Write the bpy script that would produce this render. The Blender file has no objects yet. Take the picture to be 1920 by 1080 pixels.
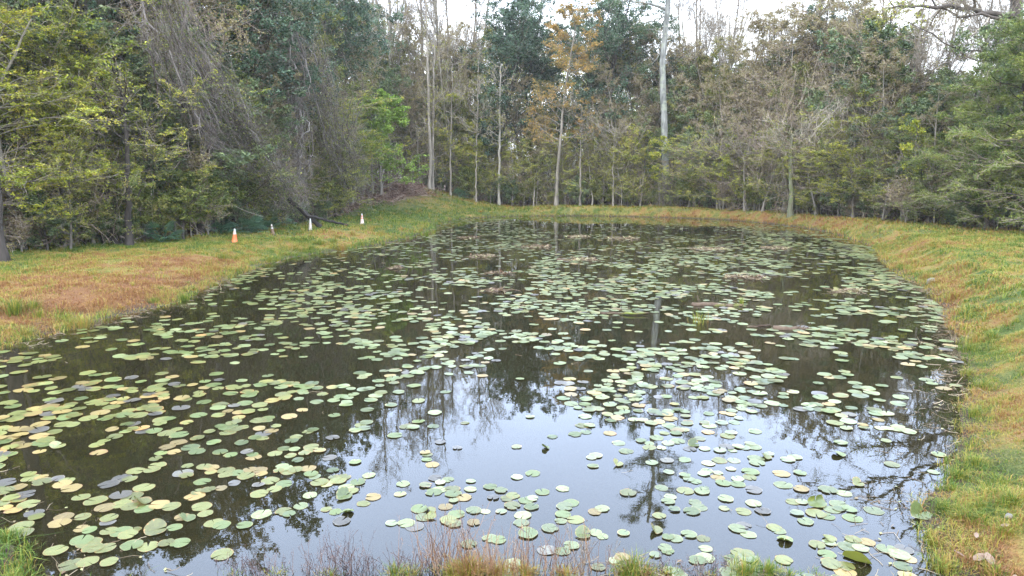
import bpy, math, random
import numpy as np
from mathutils import Vector

RS = np.random.RandomState(11)
random.seed(11)
SC = bpy.context.scene
COL = SC.collection
rad = math.radians

# ------------------------------------------------------------------ camera
CAM_H, PITCH, FPX = 3.4, rad(9.1), 1280.0
cam_d = bpy.data.cameras.new("camera")
cam_d.sensor_width = 36.0
cam_d.lens = 36.0 * FPX / 1920.0
cam_d.clip_start, cam_d.clip_end = 0.05, 6000
cam = bpy.data.objects.new("camera", cam_d)
COL.objects.link(cam)
cam.location = (0, 0, CAM_H)
cam.rotation_euler = (rad(90) - PITCH, 0, 0)
SC.camera = cam

# ------------------------------------------------------------------ overcast sky
SUN_EL, SUN_AZ = rad(48), rad(200)
w = bpy.data.worlds.new("World")
SC.world = w
w.use_nodes = True
wn, wl = w.node_tree.nodes, w.node_tree.links
wn.clear()
sky = wn.new("ShaderNodeTexSky")
sky.sky_type = 'NISHITA'
sky.sun_disc = False
sky.sun_elevation = SUN_EL
sky.sun_rotation = SUN_AZ
sky.air_density, sky.dust_density = 1.0, 3.0
tc = wn.new("ShaderNodeTexCoord")
sep = wn.new("ShaderNodeSeparateXYZ")
wl.new(tc.outputs["Generated"], sep.inputs[0])
grad = wn.new("ShaderNodeValToRGB")          # thick cloud: a little brighter and bluer higher up
e = grad.color_ramp.elements
e[0].position, e[0].color = 0.0, (.62, .64, .66, 1)
e[1].position, e[1].color = 1.0, (.86, .95, 1.12, 1)
m_ = e.new(.20); m_.color = (.80, .84, .90, 1)
m_ = e.new(.33); m_.color = (.96, 1.17, 1.58, 1)
m_ = e.new(.58); m_.color = (.96, 1.18, 1.60, 1)
wl.new(sep.outputs["Z"], grad.inputs[0])
cl = wn.new("ShaderNodeTexNoise")
cl.inputs["Scale"].default_value = 2.2
cl.inputs["Detail"].default_value = 4
wl.new(tc.outputs["Generated"], cl.inputs["Vector"])
mr = wn.new("ShaderNodeMapRange")
mr.inputs["To Min"].default_value, mr.inputs["To Max"].default_value = 17.0, 24.0
wl.new(cl.outputs["Fac"], mr.inputs["Value"])
cm = wn.new("ShaderNodeVectorMath"); cm.operation = 'SCALE'
wl.new(grad.outputs[0], cm.inputs[0]); wl.new(mr.outputs[0], cm.inputs["Scale"])
mx = wn.new("ShaderNodeMixRGB"); mx.inputs[0].default_value = 0.82
wl.new(sky.outputs[0], mx.inputs[1]); wl.new(cm.outputs[0], mx.inputs[2])
bg = wn.new("ShaderNodeBackground"); bg.inputs["Strength"].default_value = 0.10
wl.new(mx.outputs[0], bg.inputs["Color"])
wo = wn.new("ShaderNodeOutputWorld"); wl.new(bg.outputs[0], wo.inputs[0])

sd = bpy.data.lights.new("sun", 'SUN')
sd.energy, sd.angle, sd.color = 1.1, rad(25), (1.0, .97, .92)
so = bpy.data.objects.new("sun", sd); COL.objects.link(so)
so.rotation_euler = (rad(90) - SUN_EL, 0, rad(180) - SUN_AZ)
so.location = (0, 0, 50)

SC.view_settings.view_transform = 'Standard'
SC.view_settings.look = 'None'
SC.view_settings.exposure = 1.25
SC.view_settings.gamma = 1.0
SC.render.engine = 'CYCLES'
SC.cycles.max_bounces = 6
SC.cycles.diffuse_bounces = 3
SC.cycles.glossy_bounces = 3
SC.cycles.transparent_max_bounces = 6
SC.cycles.transmission_bounces = 2

# ------------------------------------------------------------------ maths helpers
cp, sp = math.cos(PITCH), math.sin(PITCH)
def G(px, py, z=0.0):
    "photo pixel to the world point at height z under it"
    u, v = (px - 960) / FPX, (540 - py) / FPX
    dy, dz = cp + v * sp, -sp + v * cp
    t = (z - CAM_H) / dz
    return (u * t, dy * t, z)
def X(px, y, z=1.0):
    "x of the point at depth y that stands at column px of the photo"
    return (px - 960) / FPX * (y * cp + (CAM_H - z) * sp)
def PIX(x, y, z):
    x, y, z = np.asarray(x, float), np.asarray(y, float), np.asarray(z, float)
    dz = z - CAM_H
    d = np.maximum(y * cp - dz * sp, .01)
    return 960 + FPX * x / d, 540 - FPX * (y * sp + dz * cp) / d

def _h(ix, iy, s):
    n = (ix * 374761393 + iy * 668265263 + s * 974634777) & 0x7fffffff
    n = (n ^ (n >> 13)) * 1274126177 & 0x7fffffff
    n = (n ^ (n >> 16)) & 0xffff
    return n / 65535.0
def vnoise(x, y, s=0):
    x, y = np.asarray(x, float), np.asarray(y, float)
    ix, iy = np.floor(x).astype(np.int64), np.floor(y).astype(np.int64)
    fx, fy = x - ix, y - iy
    fx, fy = fx * fx * (3 - 2 * fx), fy * fy * (3 - 2 * fy)
    a, b = _h(ix, iy, s), _h(ix + 1, iy, s)
    c, d = _h(ix, iy + 1, s), _h(ix + 1, iy + 1, s)
    return (a * (1 - fx) + b * fx) * (1 - fy) + (c * (1 - fx) + d * fx) * fy
def fbm(x, y, s=0, o=4):
    v, a, t = 0, 1.0, 0
    for i in range(o):
        v = v + a * vnoise(np.asarray(x) * 2**i, np.asarray(y) * 2**i, s + i); t += a; a *= .5
    return v / t

# ------------------------------------------------------------------ mesh helpers
class MB:
    "collects vertices and faces; build() links them as one mesh object"
    def __init__(s): s.V, s.F, s.T, s.D, s.n = [], [], [], [], 0
    def add(s, V, F, mat=0, tint=0.5, dry=0.0):
        V = np.asarray(V, float).reshape(-1, 3); F = np.asarray(F, np.int64)
        if len(V) == 0 or len(F) == 0: return
        s.V.append(V)
        s.F.append((F + s.n, mat))
        s.T.append(np.broadcast_to(np.asarray(tint, float), (len(V),)))
        s.D.append(np.broadcast_to(np.asarray(dry, float), (len(V),)))
        s.n += len(V)
    def merge(s, o, M=None):
        for V in o.V: pass
    def mesh(s, name, mats, smooth=False):
        me = bpy.data.meshes.new(name)
        V = np.concatenate(s.V)
        me.vertices.add(len(V)); me.vertices.foreach_set("co", V.astype(np.float32).ravel())
        li = np.concatenate([f.ravel() for f, m in s.F])
        lt = np.concatenate([np.full(len(f), f.shape[1]) for f, m in s.F])
        mi = np.concatenate([np.full(len(f), m) for f, m in s.F])
        me.loops.add(len(li)); me.loops.foreach_set("vertex_index", li.astype(np.int32))
        me.polygons.add(len(lt))
        me.polygons.foreach_set("loop_start", (np.cumsum(lt) - lt).astype(np.int32))
        me.polygons.foreach_set("material_index", mi.astype(np.int32))
        me.polygons.foreach_set("use_smooth", np.full(len(lt), smooth))
        me.update(calc_edges=True)
        for nm, arr in (("tint", s.T), ("dry", s.D)):
            at = me.attributes.new(nm, 'FLOAT', 'POINT')
            at.data.foreach_set("value", np.concatenate(arr).astype(np.float32))
        for m in mats: me.materials.append(m)
        return me
    def build(s, name, mats, parent=None, smooth=False):
        return link(name, s.mesh(name, mats, smooth), parent)
def link(name, data, parent=None):
    o = bpy.data.objects.new(name, data); COL.objects.link(o)
    if parent is not None: o.parent = parent
    return o
def tag(o, label=None, cat=None, group=None, kind=None):
    if label: o["label"] = label
    if cat: o["category"] = cat
    if group: o["group"] = group
    if kind: o["kind"] = kind
    return o

def unit(v): return v / np.maximum(np.linalg.norm(v, axis=-1, keepdims=True), 1e-9)
def tubes(mb, P, R, s=4, mat=0, tint=0.5, cap=False):
    "P (N,K,3) centre lines, R (N,K) radii"
    N, K = P.shape[:2]
    T = np.empty_like(P); T[:, 1:-1] = P[:, 2:] - P[:, :-2]; T[:, 0] = P[:, 1] - P[:, 0]; T[:, -1] = P[:, -1] - P[:, -2]
    T = unit(T)
    ref = np.where(np.abs(T[:, :1, 2:3]) > .8, np.array([1., .2, 0]), np.array([.1, 0, 1.]))
    A = unit(np.cross(T, np.broadcast_to(ref, T.shape))); B = np.cross(T, A)
    a = np.arange(s) * 2 * math.pi / s
    ring = A[:, :, None] * np.cos(a)[None, None, :, None] + B[:, :, None] * np.sin(a)[None, None, :, None]
    V = P[:, :, None] + ring * R[:, :, None, None]
    base = (np.arange(N)[:, None, None] * K + np.arange(K - 1)[None, :, None]) * s
    j = np.arange(s)[None, None, :]; j2 = (j + 1) % s
    F = np.stack([base + j, base + j2, base + s + j2, base + s + j], -1).reshape(-1, 4)
    tt = tint if np.isscalar(tint) else np.repeat(np.asarray(tint), K * s)
    mb.add(V.reshape(-1, 3), F, mat, tt)
    if cap:
        for n in range(N):
            mb.add(V[n, -1], np.arange(s)[None], mat, .5); mb.add(V[n, 0][::-1], np.arange(s)[None], mat, .5)
def leaves(mb, C, L, W, rs, mat=1, tint=None, droop=0.0, flat=0.0, D=None):
    "rhombus leaves at C"
    n = len(C)
    if n == 0: return
    d = unit(rs.normal(size=(n, 3)) * np.array([1, 1, 1 - flat]) + np.array([0, 0, -droop])) if D is None else unit(D + rs.normal(size=(n, 3)) * .35)
    q = unit(np.cross(d, rs.normal(size=(n, 3)) * np.array([1 - flat, 1 - flat, 1]) + np.array([0, 0, flat * 1.5])))
    q = unit(q)
    l = (L * rs.uniform(.65, 1.3, n))[:, None]; w_ = (W * rs.uniform(.65, 1.3, n))[:, None]
    V = np.stack([C, C + d * l * .5 + q * w_ * .5, C + d * l, C + d * l * .5 - q * w_ * .5], 1)
    t = rs.uniform(0, 1, n) if tint is None else np.clip(tint + rs.normal(0, .16, n), 0, 1)
    mb.add(V.reshape(-1, 3), np.arange(n * 4).reshape(-1, 4), mat, np.repeat(t, 4))
def poly(P0, D, L, K, up, jit, rs):
    "grow N polylines"
    N = len(P0); P = np.empty((N, K, 3)); P[:, 0] = P0; d = unit(D)
    st = np.asarray(L).reshape(-1, 1) / (K - 1)
    for k in range(1, K):
        d = unit(d + np.array([0, 0, 1.]) * up / (K - 1) + rs.normal(size=(N, 3)) * jit / math.sqrt(K - 1))
        P[:, k] = P[:, k - 1] + d * st
    return P
def spawn(P, R, Ln, n, tr, ang, lf, rf, K, up, jit, rs, taper=.25, flat=0, shape=None, rmin=.004):
    N, Kp = P.shape[:2]
    pi = np.repeat(np.arange(N), n); M = len(pi)
    t = rs.uniform(tr[0], tr[1], M)
    u = t * (Kp - 1); i = np.minimum(u.astype(int), Kp - 2); f = (u - i)[:, None]
    C = P[pi, i] * (1 - f) + P[pi, i + 1] * f
    T = unit(P[pi, i + 1] - P[pi, i])
    S = unit(np.cross(T, rs.normal(size=(M, 3))))
    a = rs.uniform(ang[0], ang[1], M)[:, None]
    D = T * np.cos(a) + S * np.sin(a)
    if flat: D[:, 2] *= (1 - flat)
    L = Ln[pi] * lf * rs.uniform(.6, 1.25, M)
    L = L * (shape(t) if shape else (1.15 - .7 * t))
    r0 = np.maximum((R[pi, i]) * rf * rs.uniform(.7, 1.1, M), rmin)
    Q = poly(C, D, L, K, up, jit, rs)
    k = np.linspace(0, 1, K)[None]
    return Q, np.maximum(r0[:, None] * (1 - (1 - taper) * k), rmin * .8), L

# ------------------------------------------------------------------ materials
def mat_new(name):
    m = bpy.data.materials.new(name); m.use_nodes = True
    nt = m.node_tree; nt.nodes.clear()
    out = nt.nodes.new("ShaderNodeOutputMaterial")
    return m, nt, nt.nodes, nt.links, out
def ramp(nd, stops):
    r = nd.new("ShaderNodeValToRGB"); el = r.color_ramp.elements
    el[0].position, el[0].color = stops[0][0], (*stops[0][1], 1)
    el[1].position, el[1].color = stops[-1][0], (*stops[-1][1], 1)
    for p, c in stops[1:-1]:
        x = el.new(p); x.color = (*c, 1)
    return r
def math_(nd, lk, op, a, b=None, c=None):
    n = nd.new("ShaderNodeMath"); n.operation = op
    for i, v in enumerate((a, b, c)):
        if v is None: continue
        if isinstance(v, (int, float)): n.inputs[i].default_value = v
        else: lk.new(v, n.inputs[i])
    return n.outputs[0]
def attr(nd, name):
    a = nd.new("ShaderNodeAttribute"); a.attribute_name = name; return a.outputs["Fac"]
def noise(nd, lk, scale, detail=3, coord="Object", stretch=None, rough=.55):
    t = nd.new("ShaderNodeTexCoord"); n = nd.new("ShaderNodeTexNoise")
    n.inputs["Scale"].default_value = scale; n.inputs["Detail"].default_value = detail
    n.inputs["Roughness"].default_value = rough
    src = t.outputs[coord]
    if stretch:
        mp = nd.new("ShaderNodeMapping"); mp.inputs["Scale"].default_value = stretch
        lk.new(src, mp.inputs[0]); src = mp.outputs[0]
    lk.new(src, n.inputs["Vector"]); return n.outputs["Fac"]
def leafmat(name, stops, rough=.55, trans=.3, spec=.3, vary=.35):
    "leaf colours along a ramp, varied leaf by leaf and tree by tree"
    m, nt, nd, lk, out = mat_new(name)
    oi = nd.new("ShaderNodeObjectInfo")
    v = math_(nd, lk, 'SUBTRACT', oi.outputs["Random"], .5)
    v = math_(nd, lk, 'MULTIPLY', v, vary)
    ns = noise(nd, lk, .55, 2)
    ns = math_(nd, lk, 'MULTIPLY_ADD', ns, .9, -.45)
    f = math_(nd, lk, 'ADD', math_(nd, lk, 'ADD', attr(nd, "tint"), v), ns)
    r = ramp(nd, stops); lk.new(f, r.inputs[0])
    b = nd.new("ShaderNodeBsdfPrincipled"); lk.new(r.outputs[0], b.inputs["Base Color"])
    b.inputs["Roughness"].default_value = rough; b.inputs["Specular IOR Level"].default_value = spec
    if trans:
        tr = nd.new("ShaderNodeBsdfTranslucent"); lk.new(r.outputs[0], tr.inputs[0])
        mxs = nd.new("ShaderNodeMixShader"); mxs.inputs[0].default_value = trans
        lk.new(b.outputs[0], mxs.inputs[1]); lk.new(tr.outputs[0], mxs.inputs[2]); lk.new(mxs.outputs[0], out.inputs[0])
    else: lk.new(b.outputs[0], out.inputs[0])
    return m
def barkmat(name, c0, c1, scale=6, rough=.9, bump=.4, moss=None):
    m, nt, nd, lk, out = mat_new(name)
    n1 = noise(nd, lk, scale, 5, stretch=(1, 1, .18))
    n2 = noise(nd, lk, .7, 3)
    oi = nd.new("ShaderNodeObjectInfo")
    f = math_(nd, lk, 'ADD', math_(nd, lk, 'MULTIPLY', n1, .75), math_(nd, lk, 'MULTIPLY', n2, .35))
    f = math_(nd, lk, 'ADD', f, math_(nd, lk, 'MULTIPLY_ADD', oi.outputs["Random"], .3, -.2))
    r = ramp(nd, [(.3, c0), (.75, c1)]); lk.new(f, r.inputs[0])
    colr = r.outputs[0]
    if moss:
        n3 = noise(nd, lk, 1.6, 4); q = ramp(nd, [(.52, (0, 0, 0)), (.62, (1, 1, 1))]); lk.new(n3, q.inputs[0])
        mm = nd.new("ShaderNodeMixRGB"); lk.new(q.outputs[0], mm.inputs[0]); lk.new(colr, mm.inputs[1]); mm.inputs[2].default_value = (*moss, 1)
        colr = mm.outputs[0]
    b = nd.new("ShaderNodeBsdfPrincipled"); lk.new(colr, b.inputs["Base Color"]); b.inputs["Roughness"].default_value = rough
    b.inputs["Specular IOR Level"].default_value = .2
    if bump:
        bp = nd.new("ShaderNodeBump"); bp.inputs["Strength"].default_value = bump; bp.inputs["Distance"].default_value = .03
        lk.new(n1, bp.inputs["Height"]); lk.new(bp.outputs[0], b.inputs["Normal"])
    lk.new(b.outputs[0], out.inputs[0]); return m
def plain(name, c, rough=.6, c2=None, scale=8, bump=.1, spec=.4):
    m, nt, nd, lk, out = mat_new(name)
    n1 = noise(nd, lk, scale, 5)
    r = ramp(nd, [(.35, c), (.68, c2 or tuple(x * .7 for x in c))]); lk.new(n1, r.inputs[0])
    b = nd.new("ShaderNodeBsdfPrincipled"); lk.new(r.outputs[0], b.inputs["Base Color"]); b.inputs["Roughness"].default_value = rough
    b.inputs["Specular IOR Level"].default_value = spec
    bp = nd.new("ShaderNodeBump"); bp.inputs["Strength"].default_value = bump; bp.inputs["Distance"].default_value = .01
    lk.new(n1, bp.inputs["Height"]); lk.new(bp.outputs[0], b.inputs["Normal"])
    lk.new(b.outputs[0], out.inputs[0]); return m

M = {}
M['bark'] = barkmat("grey_bark", (.12, .10, .075), (.34, .30, .24))
M['bark_dark'] = barkmat("dark_bark", (.03, .025, .02), (.13, .105, .085))
M['bark_pale'] = barkmat("pale_bark", (.11, .11, .095), (.43, .42, .37), 5, bump=.4, moss=(.27, .28, .21))
M['bark_mid'] = barkmat("tan_bark", (.14, .12, .09), (.40, .35, .28))
M['bark_moss'] = barkmat("mossy_bark", (.13, .13, .075), (.27, .25, .17), moss=(.13, .16, .05))
M['bark_birch'] = barkmat("blotched_bark", (.16, .14, .10), (.46, .43, .36), 9, bump=.2)
M['twig'] = leafmat("bare_twig", [(0, (.10, .08, .055)), (.45, (.25, .205, .15)), (1, (.45, .39, .31))], .9, 0, .1)
M['twig_pink'] = leafmat("pinkish_twig", [(0, (.15, .105, .075)), (.5, (.33, .25, .185)), (1, (.50, .41, .32))], .9, 0, .1)
M['vine'] = leafmat("vine_strand", [(0, (.06, .045, .038)), (.5, (.15, .12, .10)), (1, (.33, .29, .25))], .9, 0, .1)
M['lf_spring'] = leafmat("spring_leaf", [(0, (.12, .16, .02)), (.4, (.30, .34, .035)), (.8, (.50, .49, .055)), (1, (.54, .44, .08))])
M['lf_olive'] = leafmat("olive_leaf", [(0, (.065, .09, .02)), (.5, (.175, .21, .045)), (.85, (.31, .30, .06)), (1, (.38, .29, .10))])
M['lf_ever'] = leafmat("evergreen_leaf", [(0, (.024, .05, .026)), (.55, (.065, .115, .058)), (1, (.17, .24, .13))], .5, .2, .35)
M['lf_deep'] = leafmat("deep_green_leaf", [(0, (.045, .08, .03)), (.55, (.12, .17, .06)), (1, (.25, .29, .10))], .4, .2, .5)
M['lf_bud'] = leafmat("budding_leaf", [(0, (.20, .16, .04)), (.4, (.40, .28, .06)), (.7, (.56, .32, .08)), (1, (.58, .28, .09))])
M['lf_tan'] = leafmat("tan_budding_leaf", [(0, (.13, .13, .045)), (.5, (.28, .26, .085)), (1, (.40, .34, .14))])
M['lf_bright'] = leafmat("bright_leaf", [(0, (.12, .20, .03)), (.5, (.27, .40, .06)), (1, (.42, .54, .11))], trans=.4)
M['lf_cypress'] = leafmat("feathery_leaf", [(0, (.06, .095, .022)), (.5, (.15, .195, .042)), (1, (.29, .31, .06))])
M['lf_pine'] = leafmat("pine_needle", [(0, (.03, .06, .02)), (.5, (.06, .11, .04)), (1, (.12, .17, .06))])
M['lf_rust'] = leafmat("rusty_leaf", [(0, (.15, .125, .05)), (.5, (.27, .225, .095)), (1, (.38, .33, .15))])
M['lf_palm'] = leafmat("palmetto_leaf", [(0, (.03, .08, .04)), (.5, (.07, .16, .08)), (1, (.16, .27, .14))], .4, .2, .5)

# ------------------------------------------------------------------ pond outline and terrain
SHORE_PX = [(190, 600), (330, 570), (400, 537), (480, 501), (540, 486), (600, 474), (700, 462), (770, 447), (812, 432),
            (832, 419), (862, 411), (930, 407), (1020, 405), (1130, 405), (1250, 408), (1360, 412), (1450, 420), (1530, 431),
            (1590, 446), (1640, 465), (1655, 490), (1690, 515), (1740, 540), (1768, 575), (1790, 612), (1800, 660),
            (1822, 710), (1815, 770), (1800, 830), (1785, 880), (1755, 930), (1728, 985), (1745, 1060)]
SHORE = [G(px, py)[:2] for px, py in SHORE_PX]
SHORE += [(3.6, 4.6), (2.2, 4.9), (.9, 5.05), (-.6, 5.0), (-2.2, 5.0), G(120, 1110)[:2], G(48, 1075)[:2], G(12, 1020)[:2], G(-45, 955)[:2], (-6.6, 7.3),
          (-9.5, 8.2), (-10.5, 9.3), (-10.3, 10.4), (-9.9, 11.0)]
SHORE += [G(0, 655)[:2], G(100, 628)[:2]]
SH = np.array(SHORE)
def sdf(x, y):
    "signed distance to the waterline: negative over the pond"
    x, y = np.asarray(x, float).ravel(), np.asarray(y, float).ravel()
    best = np.full(x.shape, 1e9); ins = np.zeros(x.shape, bool)
    n = len(SH)
    for i in range(n):
        ax, ay = SH[i]; bx, by = SH[(i + 1) % n]
        ex, ey = bx - ax, by - ay
        t = np.clip(((x - ax) * ex + (y - ay) * ey) / (ex * ex + ey * ey), 0, 1)
        best = np.minimum(best, (x - ax - t * ex)**2 + (y - ay - t * ey)**2)
        c = ((ay > y) != (by > y))
        if abs(ey) > 1e-9: ins ^= c & (x < ex * (y - ay) / ey + ax)
    d = np.sqrt(best)
    return np.where(ins, -d, d)
def sstep(a, b, v):
    t = np.clip((v - a) / (b - a), 0, 1); return t * t * (3 - 2 * t)
def terr(x, y, d=None):
    shp = np.shape(x)
    x, y = np.asarray(x, float).ravel(), np.asarray(y, float).ravel()
    if d is None: d = sdf(x, y)
    d = d + (fbm(x * .9, y * .9, 5, 4) - .5) * 1.15 * sstep(0, 1.5, np.abs(d) + .5)
    right = sstep(0, 6, x)
    near = sstep(9, 2, y) * sstep(12, 6, np.abs(x))
    hb = .42 + .28 * right + .12 * (fbm(x * .15, y * .15, 9) - .5)
    wb = 2.6 - 1.0 * right
    z = np.where(d < 0, -np.minimum(.85, .28 * -d), hb * np.clip(d / wb, 0, 1) ** 1.35)
    z += np.where(d > 0, 1, .3) * (fbm(x * .9, y * .9, 21, 4) - .5) * .16 * sstep(0, .8, np.abs(d))
    z += np.where(d > 0, .14 * np.minimum(1, d), 0) * (fbm(x * .28, y * .28, 31) - .5) * 2
    # the slope that climbs into the wood beyond the left end of the pond
    hx, hy = X(728, 74), 70.0
    z += 3.0 * np.exp(-(((x - hx) / 7.5)**2 + ((y - hy - 4) / 11.)**2)) * sstep(2, 9, d)
    z += .9 * sstep(15, 45, d) + .012 * np.clip(d - 20, 0, 120)
    # bank under the viewer
    z += sstep(0, 5, d) * near * 1.0
    return z.reshape(shp)
def tz(x, y): return float(terr(np.array([x]), np.array([y]))[0])

def blob(px, py, cx, cy, rx, ry): return np.exp(-(((px - cx) / rx)**2 + ((py - cy) / ry)**2))
def cover(x, y, z, d=None):
    "dry: 0 fresh green .. 1 rusty dead grass;  litter: brown leaf litter of the wood floor"
    px, py = PIX(x, y, z)
    if d is None: d = sdf(x, y)
    dry = .37 + .06 * (px > 1100)
    dry += .62 * blob(px, py, 180, 560, 260, 60) + .35 * blob(px, py, 350, 500, 170, 30) + .35 * blob(px, py, 40, 640, 120, 50)
    dry += .30 * blob(px, py, 620, 441, 90, 9)
    dry -= .50 * blob(px, py, 700, 405, 170, 24) + .35 * blob(px, py, 200, 455, 320, 16) + .3 * blob(px, py, 60, 500, 60, 18)
    dry += .20 * blob(px, py, 1350, 408, 260, 10) + .25 * blob(px, py, 1500, 422, 130, 10) - .12 * blob(px, py, 1000, 400, 120, 8)
    dry += .10 * blob(px, py, 1700, 500, 90, 40) + .28 * blob(px, py, 1790, 560, 40, 70) - .10 * blob(px, py, 1850, 480, 120, 40)
    dry -= .25 * blob(px, py, 1830, 680, 60, 60) + .2 * blob(px, py, 1800, 920, 90, 60)
    dry += .3 * blob(px, py, 1900, 780, 60, 60) + .40 * blob(px, py, 1850, 1050, 90, 50)
    dry -= .45 * sstep(.9, 0, d) * (px < 900) + .6 * blob(px, py, 20, 1000, 90, 90)
    dry += (fbm(x * .8, y * .8, 41, 4) - .5) * .9 + (fbm(x * 3.2, y * 3.2, 47, 3) - .5) * 1.0 + (vnoise(x * 7.5, y * 7.5, 49) - .5) * .55
    litter = sstep(1.2, 3.0, d - edge_d(x, y)) 
    litter = np.maximum(litter, 1.5 * blob(px, py, 735, 352, 70, 26) * (y > 58))
    litter = np.maximum(litter, .9 * blob(px, py, 600, 395, 50, 9) * (y > 35))
    litter = litter + (fbm(x * .9, y * .9, 51) - .5) * .5
    return np.clip(dry, 0, 1), np.clip(litter, 0, 1)
# width of the grass belt between the water and the wood
EDG = [(-400, 22), (0, 27.5), (150, 29.5), (300, 32), (400, 35), (500, 40), (570, 46), (640, 52), (700, 62), (760, 71), (820, 74), (900, 73),
       (1000, 70), (1120, 68), (1250, 65.5), (1400, 58), (1500, 52.5), (1600, 47), (1700, 42), (1800, 38.5), (1920, 34), (2300, 25)]
EX, EY = np.array([a for a, b in EDG], float), np.array([b for a, b in EDG], float)
def edge_y(px): return np.interp(px, EX, EY)
def edge_d(x, y):
    px, _ = PIX(x, y, np.full(np.shape(x), .8))
    px = np.where(y < 1, 4000, px)
    beyond = y - edge_y(px)
    return sdf(x, y).reshape(np.shape(x)) - beyond
def axis(lo, hi, st, far, g=1.16):
    a = list(np.arange(lo, hi + 1e-6, st)); s = st
    while a[-1] < far: s *= g; a.append(a[-1] + s)
    s = st
    while a[0] > -far: s *= g; a.insert(0, a[0] - s)
    return np.array(a)
gx, gy = axis(-34, 38, .3, 2500), axis(0, 84, .3, 2500)
XX, YY = np.meshgrid(gx, gy)
DD = sdf(XX, YY).reshape(XX.shape)
ZZ = terr(XX, YY, DD.ravel())
mb = MB()
ny, nx = XX.shape
idx = np.arange(ny * nx).reshape(ny, nx)
F = np.stack([idx[:-1, :-1], idx[:-1, 1:], idx[1:, 1:], idx[1:, :-1]], -1).reshape(-1, 4)
dr, lt_ = cover(XX.ravel(), YY.ravel(), ZZ.ravel(), DD.ravel())
mb.add(np.stack([XX.ravel(), YY.ravel(), ZZ.ravel()], 1), F, 0, lt_, dr)

def ground_mat():
    m, nt, nd, lk, out = mat_new("ground")
    n1 = noise(nd, lk, 9, 6, rough=.7); n2 = noise(nd, lk, 38, 4)
    f = math_(nd, lk, 'ADD', attr(nd, "dry"), math_(nd, lk, 'MULTIPLY_ADD', n1, .9, -.45))
    gr = ramp(nd, [(0, (.05, .08, .018)), (.3, (.11, .12, .03)), (.55, (.21, .17, .045)), (.8, (.23, .13, .045)), (1, (.18, .085, .038))])
    lk.new(f, gr.inputs[0])
    li = ramp(nd, [(.3, (.035, .022, .018)), (.46, (.11, .062, .048)), (.58, (.22, .135, .105)), (.7, (.34, .24, .19))]); lk.new(n2, li.inputs[0])
    a = nd.new("ShaderNodeMixRGB"); lk.new(attr(nd, "tint"), a.inputs[0]); lk.new(gr.outputs[0], a.inputs[1]); lk.new(li.outputs[0], a.inputs[2])
    # mud and wet bed by height
    g = nd.new("ShaderNodeNewGeometry"); sx = nd.new("ShaderNodeSeparateXYZ"); lk.new(g.outputs["Position"], sx.inputs[0])
    zz = math_(nd, lk, 'ADD', sx.outputs["Z"], math_(nd, lk, 'MULTIPLY_ADD', n1, .12, -.06))
    mr = nd.new("ShaderNodeMapRange"); mr.inputs["From Min"].default_value = .03; mr.inputs["From Max"].default_value = .15
    lk.new(zz, mr.inputs["Value"])
    mud = ramp(nd, [(.3, (.035, .026, .016)), (.55, (.075, .055, .034)), (.75, (.12, .09, .05))]); lk.new(n2, mud.inputs[0])
    b_ = nd.new("ShaderNodeMixRGB"); lk.new(mr.outputs[0], b_.inputs[0]); lk.new(mud.outputs[0], b_.inputs[1]); lk.new(a.outputs[0], b_.inputs[2])
    k = nd.new("ShaderNodeMixRGB"); k.blend_type = 'MULTIPLY'; k.inputs[0].default_value = .8
    sh = ramp(nd, [(.3, (.45, .45, .45)), (.7, (1.25, 1.25, 1.25))]); lk.new(n2, sh.inputs[0])
    lk.new(b_.outputs[0], k.inputs[1]); lk.new(sh.outputs[0], k.inputs[2])
    p = nd.new("ShaderNodeBsdfPrincipled"); lk.new(k.outputs[0], p.inputs["Base Color"]); p.inputs["Roughness"].default_value = .95
    p.inputs["Specular IOR Level"].default_value = .15
    bp = nd.new("ShaderNodeBump"); bp.inputs["Strength"].default_value = .8; bp.inputs["Distance"].default_value = .05
    lk.new(n2, bp.inputs["Height"]); lk.new(bp.outputs[0], p.inputs["Normal"])
    lk.new(p.outputs[0], out.inputs[0]); return m
tag(mb.build("ground", [ground_mat()], smooth=True), kind="structure")

def water_mat():
    m, nt, nd, lk, out = mat_new("pond_water")
    n1 = noise(nd, lk, 1.1, 2, stretch=(1, .6, 1)); n2 = noise(nd, lk, 7, 2)
    h = math_(nd, lk, 'ADD', n1, math_(nd, lk, 'MULTIPLY', n2, .08))
    bp = nd.new("ShaderNodeBump"); bp.inputs["Strength"].default_value = .16; bp.inputs["Distance"].default_value = .02
    lk.new(h, bp.inputs["Height"])
    fr = nd.new("ShaderNodeFresnel"); fr.inputs["IOR"].default_value = 1.5; lk.new(bp.outputs[0], fr.inputs["Normal"])
    gl = nd.new("ShaderNodeBsdfGlossy"); gl.inputs["Roughness"].default_value = .012; gl.inputs["Color"].default_value = (.97, .98, 1, 1)
    lk.new(bp.outputs[0], gl.inputs["Normal"])
    tr = nd.new("ShaderNodeBsdfTransparent"); tr.inputs[0].default_value = (.44, .40, .24, 1)
    df = nd.new("ShaderNodeBsdfDiffuse"); df.inputs[0].default_value = (.030, .026, .011, 1)   # silt in the water
    a = nd.new("ShaderNodeMixShader"); a.inputs[0].default_value = .45; lk.new(tr.outputs[0], a.inputs[1]); lk.new(df.outputs[0], a.inputs[2])
    b = nd.new("ShaderNodeMixShader"); lk.new(fr.outputs[0], b.inputs[0]); lk.new(a.outputs[0], b.inputs[1]); lk.new(gl.outputs[0], b.inputs[2])
    lk.new(b.outputs[0], out.inputs[0]); return m
mb = MB()
cx_, cy_ = SH.mean(0)
big = SH + unit(SH - np.array([[2.0, 30.0]])) * 2.2
P3 = np.concatenate([np.array([[2.0, 30.0, 0]]), np.c_[big, np.zeros(len(big))]])
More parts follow.
